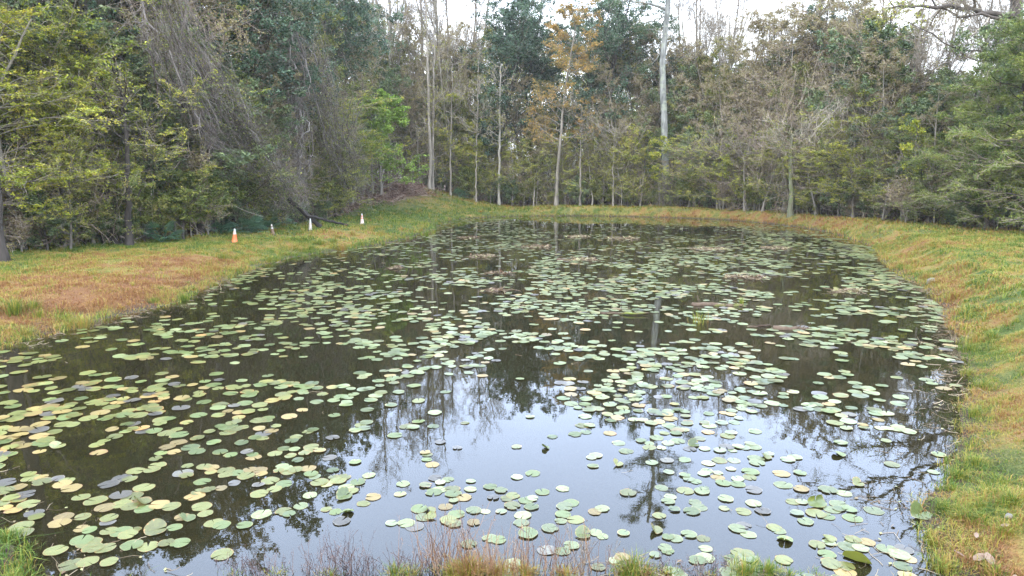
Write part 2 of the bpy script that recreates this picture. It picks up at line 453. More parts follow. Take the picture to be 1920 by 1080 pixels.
nb = len(big)
mb.add(P3, [(0, 1 + (i + 1) % nb, 1 + i) for i in range(nb)])
wo_ = mb.build("water", [water_mat()])
if wo_.data.polygons[3].normal.z < 0: wo_.data.flip_normals()
tag(wo_, kind="structure")

# ------------------------------------------------------------------ grass on the banks
def grassmat():
    m, nt, nd, lk, out = mat_new("grass_blades")
    f = math_(nd, lk, 'ADD', attr(nd, "dry"), math_(nd, lk, 'MULTIPLY_ADD', attr(nd, "tint"), .75, -.375))
    r = ramp(nd, [(0, (.07, .13, .015)), (.25, (.18, .22, .028)), (.48, (.33, .28, .045)), (.72, (.34, .20, .055)), (1, (.25, .11, .042))])
    lk.new(f, r.inputs[0])
    p = nd.new("ShaderNodeBsdfPrincipled"); lk.new(r.outputs[0], p.inputs["Base Color"]); p.inputs["Roughness"].default_value = .6
    p.inputs["Specular IOR Level"].default_value = .3
    t = nd.new("ShaderNodeBsdfTranslucent"); lk.new(r.outputs[0], t.inputs[0])
    s = nd.new("ShaderNodeMixShader"); s.inputs[0].default_value = .3; lk.new(p.outputs[0], s.inputs[1]); lk.new(t.outputs[0], s.inputs[2])
    lk.new(s.outputs[0], out.inputs[0]); return m
M['grass'] = grassmat()
def blades(mb, x, y, z, h, wd, lean, rs, tint, dry, az=None):
    n = len(x); a = rs.uniform(0, 2 * math.pi, n) if az is None else az
    lx, ly = np.cos(a) * lean, np.sin(a) * lean
    sx, sy = -np.sin(a + rs.normal(0, .5, n)) * wd / 2, np.cos(a) * wd / 2
    B = np.stack([x, y, z], 1); S = np.stack([sx, sy, 0 * sx], 1)
    m1 = B + np.stack([lx * .3 * h, ly * .3 * h, h * .6], 1); t1 = B + np.stack([lx * h, ly * h, h * (1 - .35 * lean)], 1)
    V = np.stack([B - S, B + S, m1 + S * .8, m1 - S * .8, t1], 1).reshape(-1, 3)
    k = np.arange(n)[:, None] * 5
    T = np.repeat(tint, 5); D = np.repeat(dry, 5)
    mb.add(V, k + np.array([0, 1, 2, 3]), 0, T, D)
    o = mb.n - n * 5
    mb.F.append((k + np.array([3, 2, 4]) + o, 0))
def grass_patch(mb, n, xr, yr, hmul, wmul, rs, maxlit=.6):
    x, y = rs.uniform(*xr, n), rs.uniform(*yr, n)
    d = sdf(x, y)
    ok = (d > -.6); x, y, d = x[ok], y[ok], d[ok]
    z = terr(x, y, d)
    px, py = PIX(x, y, z)
    ok = (px > -60) & (px < 1980) & (py < 1110) & (py > 200) & (z > rs.uniform(-.03, .05, len(z)))
    x, y, d, z = x[ok], y[ok], d[ok], z[ok]
    dry, lit = cover(x, y, z, d)
    clump = fbm(x * 1.7, y * 1.7, 61, 3)
    ok = (lit < maxlit) & (rs.uniform(0, 1, len(x)) < sstep(.22, .5, clump) * .55 + .5)
    x, y, z, dry, clump, d = x[ok], y[ok], z[ok], dry[ok], clump[ok], d[ok]
    h = (.05 + .10 * sstep(.35, .8, clump)) * rs.uniform(.5, 1.5, len(x)) * hmul * (1 + .5 * sstep(.9, .1, d))
    wd = wmul * rs.uniform(.6, 1.4, len(x))
    blades(mb, x, y, z - .01, h, wd, rs.uniform(.2, 1.5, len(x)), rs, rs.uniform(0, 1, len(x)), dry)
def grass_clumps(mb, n, xr, yr, hm, wd, rs, per=26):
    "small weeds and dead tussocks scattered through the turf"
    x, y = rs.uniform(*xr, n), rs.uniform(*yr, n); d = sdf(x, y); z = terr(x, y, d)
    px, py = PIX(x, y, z); dry, lit = cover(x, y, z, d); ok = (z > .0) & (lit < .6) & (px > -60) & (px < 1980) & (py < 1110)
    ok &= rs.uniform(0, 1, n) < .25 + .75 * sstep(1.6, .3, d)
    x, y, dry = x[ok], y[ok], dry[ok]; n = len(x); pi = np.repeat(np.arange(n), per); m = len(pi)
    kind = rs.choice([0., .12, .5, .85, 1.0], n, p=[.22, .22, .2, .22, .14]); s = rs.uniform(.5, 1.5, n)
    a = rs.uniform(0, 6.28, m); q = np.abs(rs.normal(0, .05, m)) * s[pi]; X_, Y_ = x[pi] + q * np.cos(a) * (1 + hm), y[pi] + q * np.sin(a) * (1 + hm)
    blades(mb, X_, Y_, terr(X_, Y_) - .01, hm * .17 * s[pi] * rs.uniform(.4, 1.2, m), wd * rs.uniform(.6, 1.4, m), rs.uniform(.2, 1.4, m), rs, rs.uniform(0, 1, m), np.clip(.55 * kind[pi] + .45 * dry[pi] + rs.normal(0, .1, m), 0, 1), az=a)
mb = MB(); rs = np.random.RandomState(3)
grass_clumps(mb, 1500, (3.2, 13), (3.5, 15), .5, .008, rs); grass_clumps(mb, 700, (-14, -3), (3.5, 16), .8, .009, rs)
grass_clumps(mb, 2600, (6, 30), (14, 40), 1.2, .017, rs); grass_clumps(mb, 2600, (-30, -4), (13, 40), 1.2, .015, rs); grass_clumps(mb, 1500, (-30, 30), (40, 78), 1.6, .035, rs)
grass_patch(mb, 300000, (3.2, 13), (3.5, 15), .60, .006, rs)
grass_patch(mb, 120000, (-14, -3), (3.5, 16), 1, .009, rs)
grass_patch(mb, 330000, (6, 30), (14, 34), 1.0, .017, rs)
grass_patch(mb, 330000, (-30, -4), (13, 34), 1.0, .015, rs)
grass_patch(mb, 260000, (-30, 34), (33, 78), 1.35, .035, rs)
tag(mb.build("bank_grass", [M['grass']]), "short green, straw and rusty dead grass on the pond banks", "grass", kind="stuff")

# ------------------------------------------------------------------ lily pads
def padmat(name, base, edge, blot, sheen=.34):
    m, nt, nd, lk, out = mat_new(name)
    n1 = noise(nd, lk, 2.4, 5); n2 = noise(nd, lk, 11, 4)
    oi = nd.new("ShaderNodeObjectInfo")
    f = math_(nd, lk, 'ADD', math_(nd, lk, 'MULTIPLY', n1, .8), math_(nd, lk, 'MULTIPLY_ADD', attr(nd, "tint"), .55, -.2))
    r = ramp(nd, [(.18, tuple(c * .60 for c in base)), (.45, base), (.70, tuple(min(1, c * 1.22) for c in base)), (.86, blot)]); lk.new(f, r.inputs[0])
    # rim browning: "dry" carries the radius, 1 at the rim
    q = math_(nd, lk, 'ADD', attr(nd, "dry"), math_(nd, lk, 'MULTIPLY_ADD', n1, .8, -.42))
    q = math_(nd, lk, 'ADD', q, math_(nd, lk, 'MULTIPLY_ADD', n2, .3, -.15))
    q2 = ramp(nd, [(.93, (0, 0, 0)), (1.0, (1, 1, 1))]); lk.new(q, q2.inputs[0])
    a = nd.new("ShaderNodeMixRGB"); lk.new(q2.outputs[0], a.inputs[0]); lk.new(r.outputs[0], a.inputs[1]); a.inputs[2].default_value = (*edge, 1)
    p = nd.new("ShaderNodeBsdfPrincipled"); lk.new(a.outputs[0], p.inputs["Base Color"]); p.inputs["Roughness"].default_value = sheen
    p.inputs["Specular IOR Level"].default_value = .6
    bp = nd.new("ShaderNodeBump"); bp.inputs["Strength"].default_value = .35; bp.inputs["Distance"].default_value = .01
    lk.new(math_(nd, lk, 'ADD', n1, n2), bp.inputs["Height"]); lk.new(bp.outputs[0], p.inputs["Normal"])
    lk.new(p.outputs[0], out.inputs[0]); return m
PADK = {   # kind: (words, material)
    'pale': ("pale green", padmat("pad_pale", (.155, .178, .072), (.30, .25, .11), (.32, .32, .16), .28)),
    'green': ("fresh green", padmat("pad_green", (.105, .132, .04), (.27, .21, .07), (.26, .26, .09), .3)),
    'olive': ("yellowish green", padmat("pad_olive", (.14, .145, .042), (.30, .16, .05), (.34, .25, .08), .3)),
    'amber': ("yellow brown", padmat("pad_amber", (.22, .16, .05), (.22, .11, .045), (.36, .19, .06), .35)),
    'grey': ("dull purplish grey", padmat("pad_grey", (.095, .085, .068), (.20, .17, .12), (.19, .18, .12), .28))}
M['pad_under'] = leafmat("pad_underside", [(0, (.10, .12, .02)), (1, (.24, .26, .04))], .45, .2, .5)
def pad_geo(rs, fold=0.0, curl=0.0):
    "one round leaf with a notch; radius 1; returns V,F,radius"
    ns, rings = 26, (0, .35, .72, 1.0)
    gap = rs.uniform(.08, .34)
    th = np.linspace(gap / 2, 2 * math.pi - gap / 2, ns)
    ph1, ph2 = rs.uniform(0, 6.28, 2)
    out = 1 + .035 * np.sin(2 * th + ph1) + .025 * np.sin(5 * th + ph2) + rs.normal(0, .010, ns)
    edge = np.exp(-((th - th[0]) / .25)**2) + np.exp(-((th - th[-1]) / .25)**2)
    out *= 1 - .10 * edge
    if rs.uniform() < .45: out *= 1 - rs.uniform(.08, .3) * np.exp(-((th - rs.uniform(1, 5.3)) / rs.uniform(.08, .22))**2)
    V, r_ = [], []
    for q in rings:
        rr = q * out if q else out * 0 + .02
        zz = .03 * (q**2) * np.sin(3 * th + ph1) * rs.uniform(.2, .8) + .012 * q * q
        V.append(np.stack([rr * np.cos(th), rr * np.sin(th) * rs.uniform(.93, 1.0) if q == 9 else rr * np.sin(th), zz], 1)); r_ += [q] * ns
    V = np.concatenate(V); r_ = np.array(r_)
    if curl:      # part of the blade lifts off the water and rolls inward
        ax = rs.uniform(-.35, .35); x = V[:, 0] - ax; m = x > 0
        R = curl; a = x[m] / R; a = np.minimum(a, 2.4)
        V[m, 2] += R * (1 - np.cos(a)); V[m, 0] = ax + R * np.sin(a)
    if fold:
        m = V[:, 1] > 0; y = V[m, 1]; V[m, 1] = y * math.cos(fold); V[m, 2] += y * math.sin(fold)
    F = [(r * ns + i, r * ns + i + 1, (r + 1) * ns + i + 1, (r + 1) * ns + i) for r in range(len(rings) - 1) for i in range(ns - 1)]
    return V, np.array(F)[:, ::-1][:, [3, 2, 1, 0]], r_
rp = np.random.RandomState(5)
PADS = {k: [pad_geo(rp) for _ in range(10)] for k in PADK}
PADM = {}
for k, (wds, m) in PADK.items():
    PADM[k] = []
    for V, F, r_ in PADS[k]:
        b = MB(); b.add(V, F, 0, rp.uniform(0, 1), r_); PADM[k].append(b.mesh("lily_pad", [m], True))
# how many pads to the square metre, row by row down the photograph (x edge, density)
DENS = [(405, 425, [(760, 0), (780, 1.2), (960, 1.0), (1000, .15), (1400, .25), (1430, 1.5), (1600, 1.6)]),
        (425, 440, [(760, 0), (790, 1.6), (1000, .8), (1060, .15), (1180, .6), (1350, .25), (1400, 1.6), (1640, 2)]),
        (440, 480, [(640, 1.2), (900, 2.0), (1060, 1.2), (1150, .7), (1320, 1.3), (1660, 3)]),
        (480, 520, [(500, 1.3), (880, 1.6), (900, .25), (990, .3), (1010, 2.3), (1350, 3.2), (1700, 3)]),
        (520, 560, [(400, 1.5), (900, 1.9), (1350, 2.6), (1440, 1.6), (1450, .15), (1580, .2), (1600, 3.4), (1780, 3.2)]),
        (560, 610, [(300, 1.2), (640, 1.7), (1350, 2.2), (1440, 1.0), (1460, .3), (1560, .6), (1600, 3.4), (1790, 3)]),
        (610, 660, [(60, 1.6), (660, 1.8), (1100, 2.2), (1340, 2.8), (1360, .7), (1430, .9), (1600, 3.6), (1800, 3.2)]),
        (660, 720, [(0, 2.2), (660, 2.4), (900, 2.9), (930, 1.6), (1060, 2.1), (1350, 3.4), (1500, 2.6), (1800, 3.8)]),
        (720, 780, [(0, 2.6), (500, 2.6), (880, 3.0), (930, .8), (1080, 1.2), (1120, 3.0), (1600, 3.0), (1790, 4)]),
        (780, 850, [(0, 3.2), (400, 3.6), (800, 3.4), (860, 1.5), (1060, 1.6), (1200, 2.8), (1700, 4.8), (1800, 2.5)]),
        (850, 920, [(0, 4.6), (350, 4.4), (560, 3.4), (800, 3.0), (850, 1.8), (1080, 1.8), (1250, 3.2), (1500, 5.4), (1720, 4)]),
        (920, 1000, [(0, 4), (60, 5.6), (410, 5.2), (450, .9), (540, 2.0), (760, 2.4), (1050, 2.2), (1250, 3.2), (1500, 5.0), (1690, 3.6)]),
        (1000, 1120, [(0, 0), (60, 4.5), (400, 5.0), (450, .3), (820, .6), (900, 3.0), (1130, 3), (1200, 2.2), (1500, 3.4), (1680, 2.4)])]
def dens(px, py):
    o = np.zeros(len(px))
    for y0, y1, st in DENS:
        m = (py >= y0) & (py < y1)
        o[m] = np.interp(px[m], [a for a, b in st], [b for a, b in st], left=st[0][1])
    return o
def pads_layout():
    rs = np.random.RandomState(17)
    pts = []; cell = {}
    # cluster centres draw the pads together, as the rhizomes do
    n = 60000
    x, y = rs.uniform(-22, 24, n), rs.uniform(4.6, 66, n)
    d = sdf(x, y); px, py = PIX(x, y, np.zeros(n))
    ok = (d < -.10) & (terr(x, y, d) < -.03) & (px > -60) & (px < 1990) & (py < 1115)
    x, y, d, px, py = x[ok], y[ok], d[ok], px[ok], py[ok]
    cl = vnoise(x * .75, y * .75, 71) * .6 + vnoise(x * 1.9, y * 1.9, 72) * .4
    den = dens(px, py) * (.12 + 2.6 * sstep(.34, .72, cl)) * 4.9 * (1 - .18 * sstep(700, 300, px)) * (1 - .42 * sstep(560, 450, py))
    area = 46 * 61.4 / 60000
    keep = rs.uniform(0, 1, len(x)) < den * area
    return x[keep], y[keep], px[keep], py[keep], rs
lx, ly, lpx, lpy, rs = pads_layout()
L_ = []
for i in range(len(lx)):
    px, py = lpx[i], lpy[i]
    left = sstep(900, 150, px) * sstep(560, 800, py)
    r = np.interp(ly[i], [5, 8, 10, 14, 20, 30, 60], [.072, .078, .092, .110, .115, .12, .125]) * rs.uniform(.72, 1.22) * (1 + .24 * left) * (1 + .10 * (px > 1400))
    p = rs.uniform()
    a_am, a_gr, a_ol = .06 + .13 * left, .06 + .04 * left, .20 + .38 * left
    k = 'amber' if p < a_am else 'grey' if p < a_am + a_gr else 'olive' if p < a_am + a_gr + a_ol else 'green' if p < a_am + a_gr + a_ol + .25 else 'pale'
    L_.append([lx[i], ly[i], r, k, px, py])
# neighbours touch and slide over each other a little but never lie stacked
order = sorted(range(len(L_)), key=lambda i: -L_[i][2]); kept = []; grid = {}
for i in order:
    a = L_[i]; c = (int(a[0] // .5), int(a[1] // .5)); bad = False
    for dx in (-1, 0, 1):
        for dy in (-1, 0, 1):
            for j in grid.get((c[0] + dx, c[1] + dy), ()):
                b = L_[j]
                if (a[0] - b[0])**2 + (a[1] - b[1])**2 < ((a[2] + b[2]) * .44)**2: bad = True; break
    if not bad: grid.setdefault(c, []).append(i); kept.append(i)
L_ = [L_[i] for i in kept]
def shows(a): return a[2] * a[2] * (CAM_H / math.hypot(a[0], a[1], CAM_H)) / (a[0]**2 + a[1]**2 + CAM_H**2) * (1 if -10 < a[4] < 1930 and a[5] < 1078 else .0)
L_.sort(key=lambda a: -shows(a)); print('PADS', len(L_))
N_CURL = 22
SINGLE = L_[:300 - N_CURL]; REST = L_[300 - N_CURL:]
def place_words(px, py):
    return "%d%% across and %d%% down the photo" % (round(px / 19.2), round(py / 10.8))
def size_word(r): return "small" if r < .09 else "large" if r > .135 else "medium"
for i, a in enumerate(SINGLE):
    x, y, r, k, px, py = a
    o = link("lily_pad", PADM[k][rs.randint(10)])
    o.location = (x, y, .003 + .009 * rs.uniform()); o.scale = (r, r, r)
    o.rotation_euler = (rs.normal(0, .012), rs.normal(0, .012), rs.uniform(0, 6.28))
    tag(o, "%s %s lily pad, %s" % (size_word(r), PADK[k][0], place_words(px, py)), "lily pad", "lily pads floating on the pond")
mb = MB(); kk = list(PADK)
for a in REST:
    x, y, r, k, px, py = a
    V, F, r_ = PADS[k][rs.randint(10)]
    t = rs.uniform(0, 6.28); c, s = math.cos(t), math.sin(t)
    W = np.stack([V[:, 0] * c - V[:, 1] * s, V[:, 0] * s + V[:, 1] * c, V[:, 2]], 1) * r
    W[:, 2] += W[:, 0] * rs.normal(0, .025) + W[:, 1] * rs.normal(0, .025)
    mb.add(W + np.array([x, y, .004 + .012 * rs.uniform()]), F, kk.index(k), rs.uniform(0, 1), r_)
tag(mb.build("lily_pads", [PADK[k][1] for k in kk], smooth=True), "countless small round lily pads covering the farther water", "lily pads", "lily pads floating on the pond", "stuff")

# curled, folded and half-sunk pads that stand out of the water
CURL = [(1530, 942, .17, 'c', 1.9), (1722, 962, .18, 'f', 0.6), (1605, 1050, .17, 'f', 2.5), (1555, 1008, .11, 'c', 3.2), (1472, 1010, .12, 'c', 4.2),
        (1300, 832, .11, 'f', .3), (1158, 868, .10, 'f', 1.2), (645, 928, .13, 'f', .8), (652, 958, .10, 'c', 5), (805, 955, .10, 'f', 2.),
        (807, 967, .10, 'c', 1.), (990, 998, .16, 'c', 2.5), (1093, 1000, .11, 'f', .1), (1228, 992, .11, 'f', 1.5), (108, 835, .13, 'f', 1.4),
        (292, 992, .15, 'f', .5), (265, 940, .16, 'c', 4.), (1572, 850, .12, 'f', 1.7), (1608, 905, .10, 'f', .4), (1435, 855, .13, 'c', 3.),
        (1022, 838, .08, 'f', 2.2), (350, 970, .12, 'f', 2.)]
for px, py, r, kd, rz in CURL:
    r *= .62 if kd == 'c' else .72
    V, F, r_ = pad_geo(rs, fold=rs.uniform(.5, 1.2) if kd == 'f' else 0, curl=rs.uniform(.45, .8) if kd == 'c' else 0)
    b = MB(); b.add(V, F, 0, rs.uniform(), r_); b.add(V - np.array([0, 0, .012]), F[:, ::-1], 1, rs.uniform(.2, 1), 0)
    x, y, _ = G(px, py, .02)
    o = b.build("lily_pad", [PADK['green' if rs.uniform() < .6 else 'olive'][1], M['pad_under']], smooth=True)
    o.location = (x, y, .014); o.scale = (r, r, r); o.rotation_euler = (0, 0, rz)
    tag(o, "%s lily pad lifting off the water, %s" % ("folded green" if kd == 'f' else "curled yellowish", place_words(px, py)), "lily pad", "lily pads floating on the pond")
# ------------------------------------------------------------------ things floating in the pond
M['char'] = barkmat("charred_bark", (.012, .010, .009), (.06, .05, .042))
M['rot'] = barkmat("rotting_wood", (.05, .033, .022), (.15, .105, .07), 9, moss=(.15, .17, .04))
M['deadstem'] = leafmat("dead_stem", [(0, (.08, .055, .035)), (.5, (.20, .145, .09)), (1, (.33, .26, .17))], .9, 0, .1)
M['wilt'] = leafmat("wilted_leaf", [(0, (.12, .065, .035)), (.5, (.22, .16, .08)), (1, (.30, .30, .12))], .6, .1, .3)
RAFT = [(935, 512, 1.0, .3), (1005, 462, 1.7, .5), (880, 445, 1.4, .6), (1082, 443, 1.6, .7), (1095, 487, 1.3, .4), (1330, 466, 1.9, .6), (1400, 520, 1.8, .5),
        (1450, 465, 1.5, .5), (930, 545, .8, .3), (1590, 545, 1.0, .4), (740, 502, .6, .3), (1170, 447, 1.8, .5), (905, 480, 1.2, .4)]
for i, (px, py, a, b_) in enumerate(RAFT):
    a *= .55; b_ *= .6
    x, y, _ = G(px, py, .03)
    b = MB(); n = int(120 * a)
    th = rs.uniform(0, 6.28, n); q = np.sqrt(rs.uniform(0, 1, n)) * rs.uniform(.55, 1, n)
    C = np.stack([q * np.cos(th) * a, q * np.sin(th) * b_ * 1.6, rs.uniform(0, .05, n)], 1)
    D = rs.normal(size=(n, 3)) * np.array([1, 1, .12])
    P = poly(C, D, rs.uniform(.12, .45, n), 4, 0, .5, rs); P[:, :, 2] = np.clip(P[:, :, 2], .0, .12)
    tubes(b, P, np.full((n, 4), .008) * rs.uniform(.5, 1.4, (n, 1)), 3, 0, rs.uniform(0, 1, n))
    C2 = np.stack([q * np.cos(th + 1) * a, q * np.sin(th + 1) * b_ * 1.6, rs.uniform(.01, .06, n)], 1)
    leaves(b, C2, .16, .11, rs, 1, flat=.8)
    o = b.build("plant_raft", [M['deadstem'], M['wilt']]); o.location = (x, y, 0)
    tag(o, "brown floating mat of dead stems and wilted leaves, " + place_words(px, py), "debris", "floating mats of dead stems")
def log_geo(L, r, rs, seg=14, sides=9, bend=.08):
    P = np.stack([np.linspace(-L / 2, L / 2, seg), np.cumsum(rs.normal(0, bend * .3, seg)), np.cumsum(rs.normal(0, bend * .12, seg))], 1)[None]
    R = r * (1 + rs.normal(0, .10, (1, seg))) * np.linspace(1.1, .6, seg)[None]; R[0, -1] *= .5; R[0, 0] *= .85
    return P, R
for px, py, L, r, rz, lb in [(1345, 571, 1.35, .07, -.10, "mossy brown log lying low in the water behind the grass sprig"),
                             (1490, 616, .95, .07, -.12, "short rotting log with a green tip in the open water on the right"),
                             (1170, 587, 1.2, .035, .02, "thin brown half sunk stick in mid pond"),
                             (1425, 611, .6, .03, .1, "pale broken stick left of the short rotting log"),
                             (1065, 486, 1.0, .09, .05, "dark stump end poking out of the far water")]:
    x, y, _ = G(px, py, .03); b = MB(); P, R = log_geo(L, r, rs)
    tubes(b, P, R, 9, 0, .5, cap=True)
    st = poly(P[0, rs.randint(2, 12, 5)], rs.normal(size=(5, 3)) + np.array([0, 0, .7]), rs.uniform(.1, .3, 5), 4, 0, .4, rs)
    tubes(b, st, np.full((5, 4), r * .16), 4)
    o = b.build("log", [M['rot']], smooth=True); o.location = (x, y, .015); o.rotation_euler = (0, 0, rz)
    tag(o, lb, "log")

# ------------------------------------------------------------------ tufts and stalks
M['stalk'] = leafmat("dry_stalk", [(0, (.10, .05, .035)), (.5, (.28, .15, .08)), (1, (.42, .28, .15))], .8, .1, .2)
M['purple'] = leafmat("purplish_twig", [(0, (.045, .03, .03)), (.5, (.11, .07, .06)), (1, (.22, .15, .12))], .8, 0, .2)
def tuft(x, y, h, n, spread, dry, label, wd=.007, lean=.9, cat="grass tuft", group="grass tufts at the water's edge", z=None, name="grass_tuft"):
    b = MB(); a = rs.uniform(0, 6.28, n); q = np.abs(rs.normal(0, spread * .5, n))
    q = np.minimum(q, spread * 1.1); bx, by = q * np.cos(a), q * np.sin(a)
    blades(b, bx, by, np.zeros(n) - .03, h * rs.uniform(.4, 1.15, n), wd * rs.uniform(.6, 1.3, n), rs.uniform(.1, lean, n), rs, rs.uniform(0, 1, n), np.clip(dry + rs.normal(0, .15, n), 0, 1), az=a + rs.normal(0, .6, n))
    o = b.build(name, [M['grass']]); o.location = (x, y, (max(tz(x, y), -.02) if z is None else z))
    tag(o, label, cat, group); return o
# foreground fringe
def stalks(x, y, n, h, spread, mat, label, cat, name, twigs=3, group=None, r=.0028, lean=.16):
    b = MB(); C = np.stack([rs.normal(0, spread, n), rs.normal(0, spread * .5, n), np.zeros(n) - .05], 1)
    D = np.stack([rs.normal(0, lean, n), rs.normal(0, lean, n), np.ones(n)], 1)
    L = h * rs.uniform(.35, 1.1, n); P = poly(C, D, L, 7, 0, .22, rs); R = np.linspace(r, r * .35, 7)[None] * rs.uniform(.6, 1.3, (n, 1))
    tubes(b, P, R, 3, 0, rs.uniform(0, 1, n))
    if twigs:
        Q, R2, L2 = spawn(P, R, L, twigs, (.3, .98), (.3, .9), .30, .6, 4, .3, .35, rs, rmin=.0009)
        tubes(b, Q, R2, 3, 0, rs.uniform(0, 1, len(Q)))
        leaves(b, Q[:, -1], .012, .006, rs, 0); leaves(b, Q[:, 2], .014, .006, rs, 0)
    o = b.build(name, [mat]); o.location = (x, y, max(tz(x, y), -.02)); tag(o, label, cat, group); return o
for px, h, n, mt, kind in [(850, .56, 60, 'stalk', "tall rusty dry reed stalks"), (905, .40, 70, 'stalk', "rusty dry grass stalks"), (960, .42, 60, 'stalk', "thin tan dry stalks"),
                           (820, .44, 50, 'stalk', "rusty leaning stalks"), (1035, .44, 46, 'stalk', "loose reddish dry stalks"), (1100, .40, 40, 'stalk', "sparse tan seed stalks"),
                           (1185, .22, 40, 'stalk', "short brown stalks"), (640, .42, 90, 'purple', "dark purplish twiggy weed"), (670, .38, 60, 'purple', "dark twiggy weed"),
                           (500, .26, 80, 'purple', "low purplish twiggy weed"), (450, .2, 60, 'purple', "low dark weed"), (590, .34, 40, 'purple', "thin leaning purplish weed"),
                           (1300, .22, 70, 'purple', "low purplish heather like weed"), (1350, .24, 60, 'purple', "low purplish weed"), (760, .30, 60, 'purple', "fine dark weed"),
                           (720, .24, 40, 'purple', "thin dark weed"), (1230, .2, 50, 'purple', "short purplish weed")]:
    x, y, _ = G(px, 1078 - rs.uniform(0, 12), 0)
    stalks(x, y, int(n * (.75 if mt == 'stalk' else .5)), h * (1.25 if mt == 'stalk' else 1.0), .12, M[mt], kind + " at the bottom edge, %d%% across the photo" % round(px / 19.2), "weed", "dry_weed", 4 if mt == 'purple' else 2, "dry weeds along the near shore",
           r=.0034 if mt == 'stalk' else .0026, lean=.18 if mt == 'stalk' else .3)
x, y, _ = G(1422, 1092, 0); stalks(x, y, 1, .46, 0, M['purple'], "single tall dark seed stalk rising alone near bottom edge", "weed", "seed_stalk", 12, r=.004, lean=.05)
x, y, _ = G(1110, 1085, 0); stalks(x, y, 10, .5, .07, M['deadstem'], "whitish airy seed stems near the middle of the bottom edge", "weed", "dry_weed", 9, r=.0016)
for px, dpy, h, n, dry in [(1185, 0, .20, 260, .18), (1170, 6, .13, 200, .3), (1210, 8, .12, 200, .55), (1250, 8, .10, 160, .3), (1395, 4, .17, 220, .15), (1440, 0, .14, 260, .12), (1480, 8, .10, 150, .2),
                        (880, 4, .20, 420, .72), (930, 6, .16, 320, .68), (850, 4, .14, 300, .40), (985, 8, .15, 260, .62), (740, 6, .13, 160, .22), (770, 8, .11, 160, .25), (1060, 9, .12, 180, .6),
                        (520, 8, .08, 120, .3), (620, 9, .09, 120, .35), (1330, 9, .08, 160, .35), (1530, 12, .08, 100, .2), (440, 6, .08, 90, .4)]:
    x, y, _ = G(px, 1074 + dpy * .6, 0)
    tuft(x, y, h * 1.15, int(n * 1.4), .13, dry, ("rusty" if dry > .5 else "bright green" if dry < .2 else "yellowish green") + " grass tuft at the bottom edge, %d%% across the photo" % round(px / 19.2), .006)
# left corner and right bank tufts, and along both shores
TU = [(12, 990, .13, 400, .05), (30, 1045, .12, 300, .10), (15, 1072, .14, 300, .15), (45, 1005, .07, 140, .3),
      (30, 597, .50, 260, .22), (63, 590, .34, 160, .25), (90, 567, .22, 120, .25), (122, 598, .34, 200, .3), (48, 622, .34, 160, .28), (72, 596, .3, 90, .3),
      (155, 605, .42, 160, .5), (95, 545, .14, 160, .1), (290, 562, .25, 160, .12), (345, 555, .30, 220, .1), (300, 545, .22, 160, .2), (395, 500, .40, 120, .5),
      (420, 492, .35, 160, .15), (440, 490, .28, 140, .3), (450, 505, .3, 120, .3), (405, 508, .4, 200, .75), (505, 487, .34, 140, .2), (555, 467, .42, 130, .55),
      (572, 470, .38, 120, .3), (583, 468, .38, 200, .02), (600, 462, .35, 140, .1), (625, 458, .38, 200, .05), (641, 465, .55, 150, .78), (633, 444, .35, 80, .7),
      (660, 440, .35, 100, .4), (597, 427, .26, 120, .2), (655, 417, .3, 100, .2), (668, 417, .2, 60, .6), (688, 419, .3, 120, .12), (696, 433, .5, 120, .6), (680, 458, .35, 120, .25),
      (715, 435, .45, 120, .5), (735, 440, .4, 100, .3), (800, 432, .5, 160, .12), (790, 425, .4, 80, .6), (812, 428, .45, 120, .3), (512, 438, .40, 200, .62),
      (1778, 430, .2, 10, .4), (1815, 578, .20, 200, .08), (1820, 650, .30, 260, .05), (1835, 640, .28, 200, .6), (1860, 640, .30, 240, .12), (1790, 562, .36, 200, .75),
      (1752, 532, .32, 220, .7), (1738, 522, .36, 300, .68), (1770, 545, .3, 160, .6), (1645, 462, .3, 120, .5), (1632, 470, .2, 100, .3), (1815, 690, .22, 160, .3),
      (1845, 720, .24, 260, .12), (1830, 770, .20, 200, .25), (1800, 880, .16, 300, .12), (1830, 862, .18, 260, .15), (1775, 945, .15, 260, .04), (1815, 965, .14, 260, .1),
      (1840, 975, .13, 260, .15), (1880, 905, .16, 260, .2), (1755, 1000, .14, 260, .3), (1770, 1045, .16, 300, .4), (1850, 1040, .16, 240, .12), (1895, 960, .16, 300, .15),
      (1890, 1010, .15, 220, .5), (1720, 1075, .14, 160, .3), (1870, 1070, .14, 200, .35), (1790, 905, .13, 160, .2)]
for px, py, h, n, dry in TU:
    x, y, _ = G(px, py, .12 if py > 450 else .35)
    tuft(x, y, h, n, .10 + h * .35, dry, ("rusty brown" if dry > .5 else "bright green" if dry < .16 else "dull green") + (" grass tuft %s, %s" % ("on the left bank" if px < 900 else "on the right bank", place_words(px, py))),
         .010 if py < 650 else .006)
x, y, _ = G(1312, 606, 0); tuft(x, y, .42, 46, .25, .35, "sparse sprig of grass growing out of the open pond", .012, 1.3, z=0)
x, y, _ = G(1390, 572, 0); tuft(x, y, .25, 30, .12, .1, "tiny green sprig on the mossy log in the pond", .012, 1.0, z=.05)

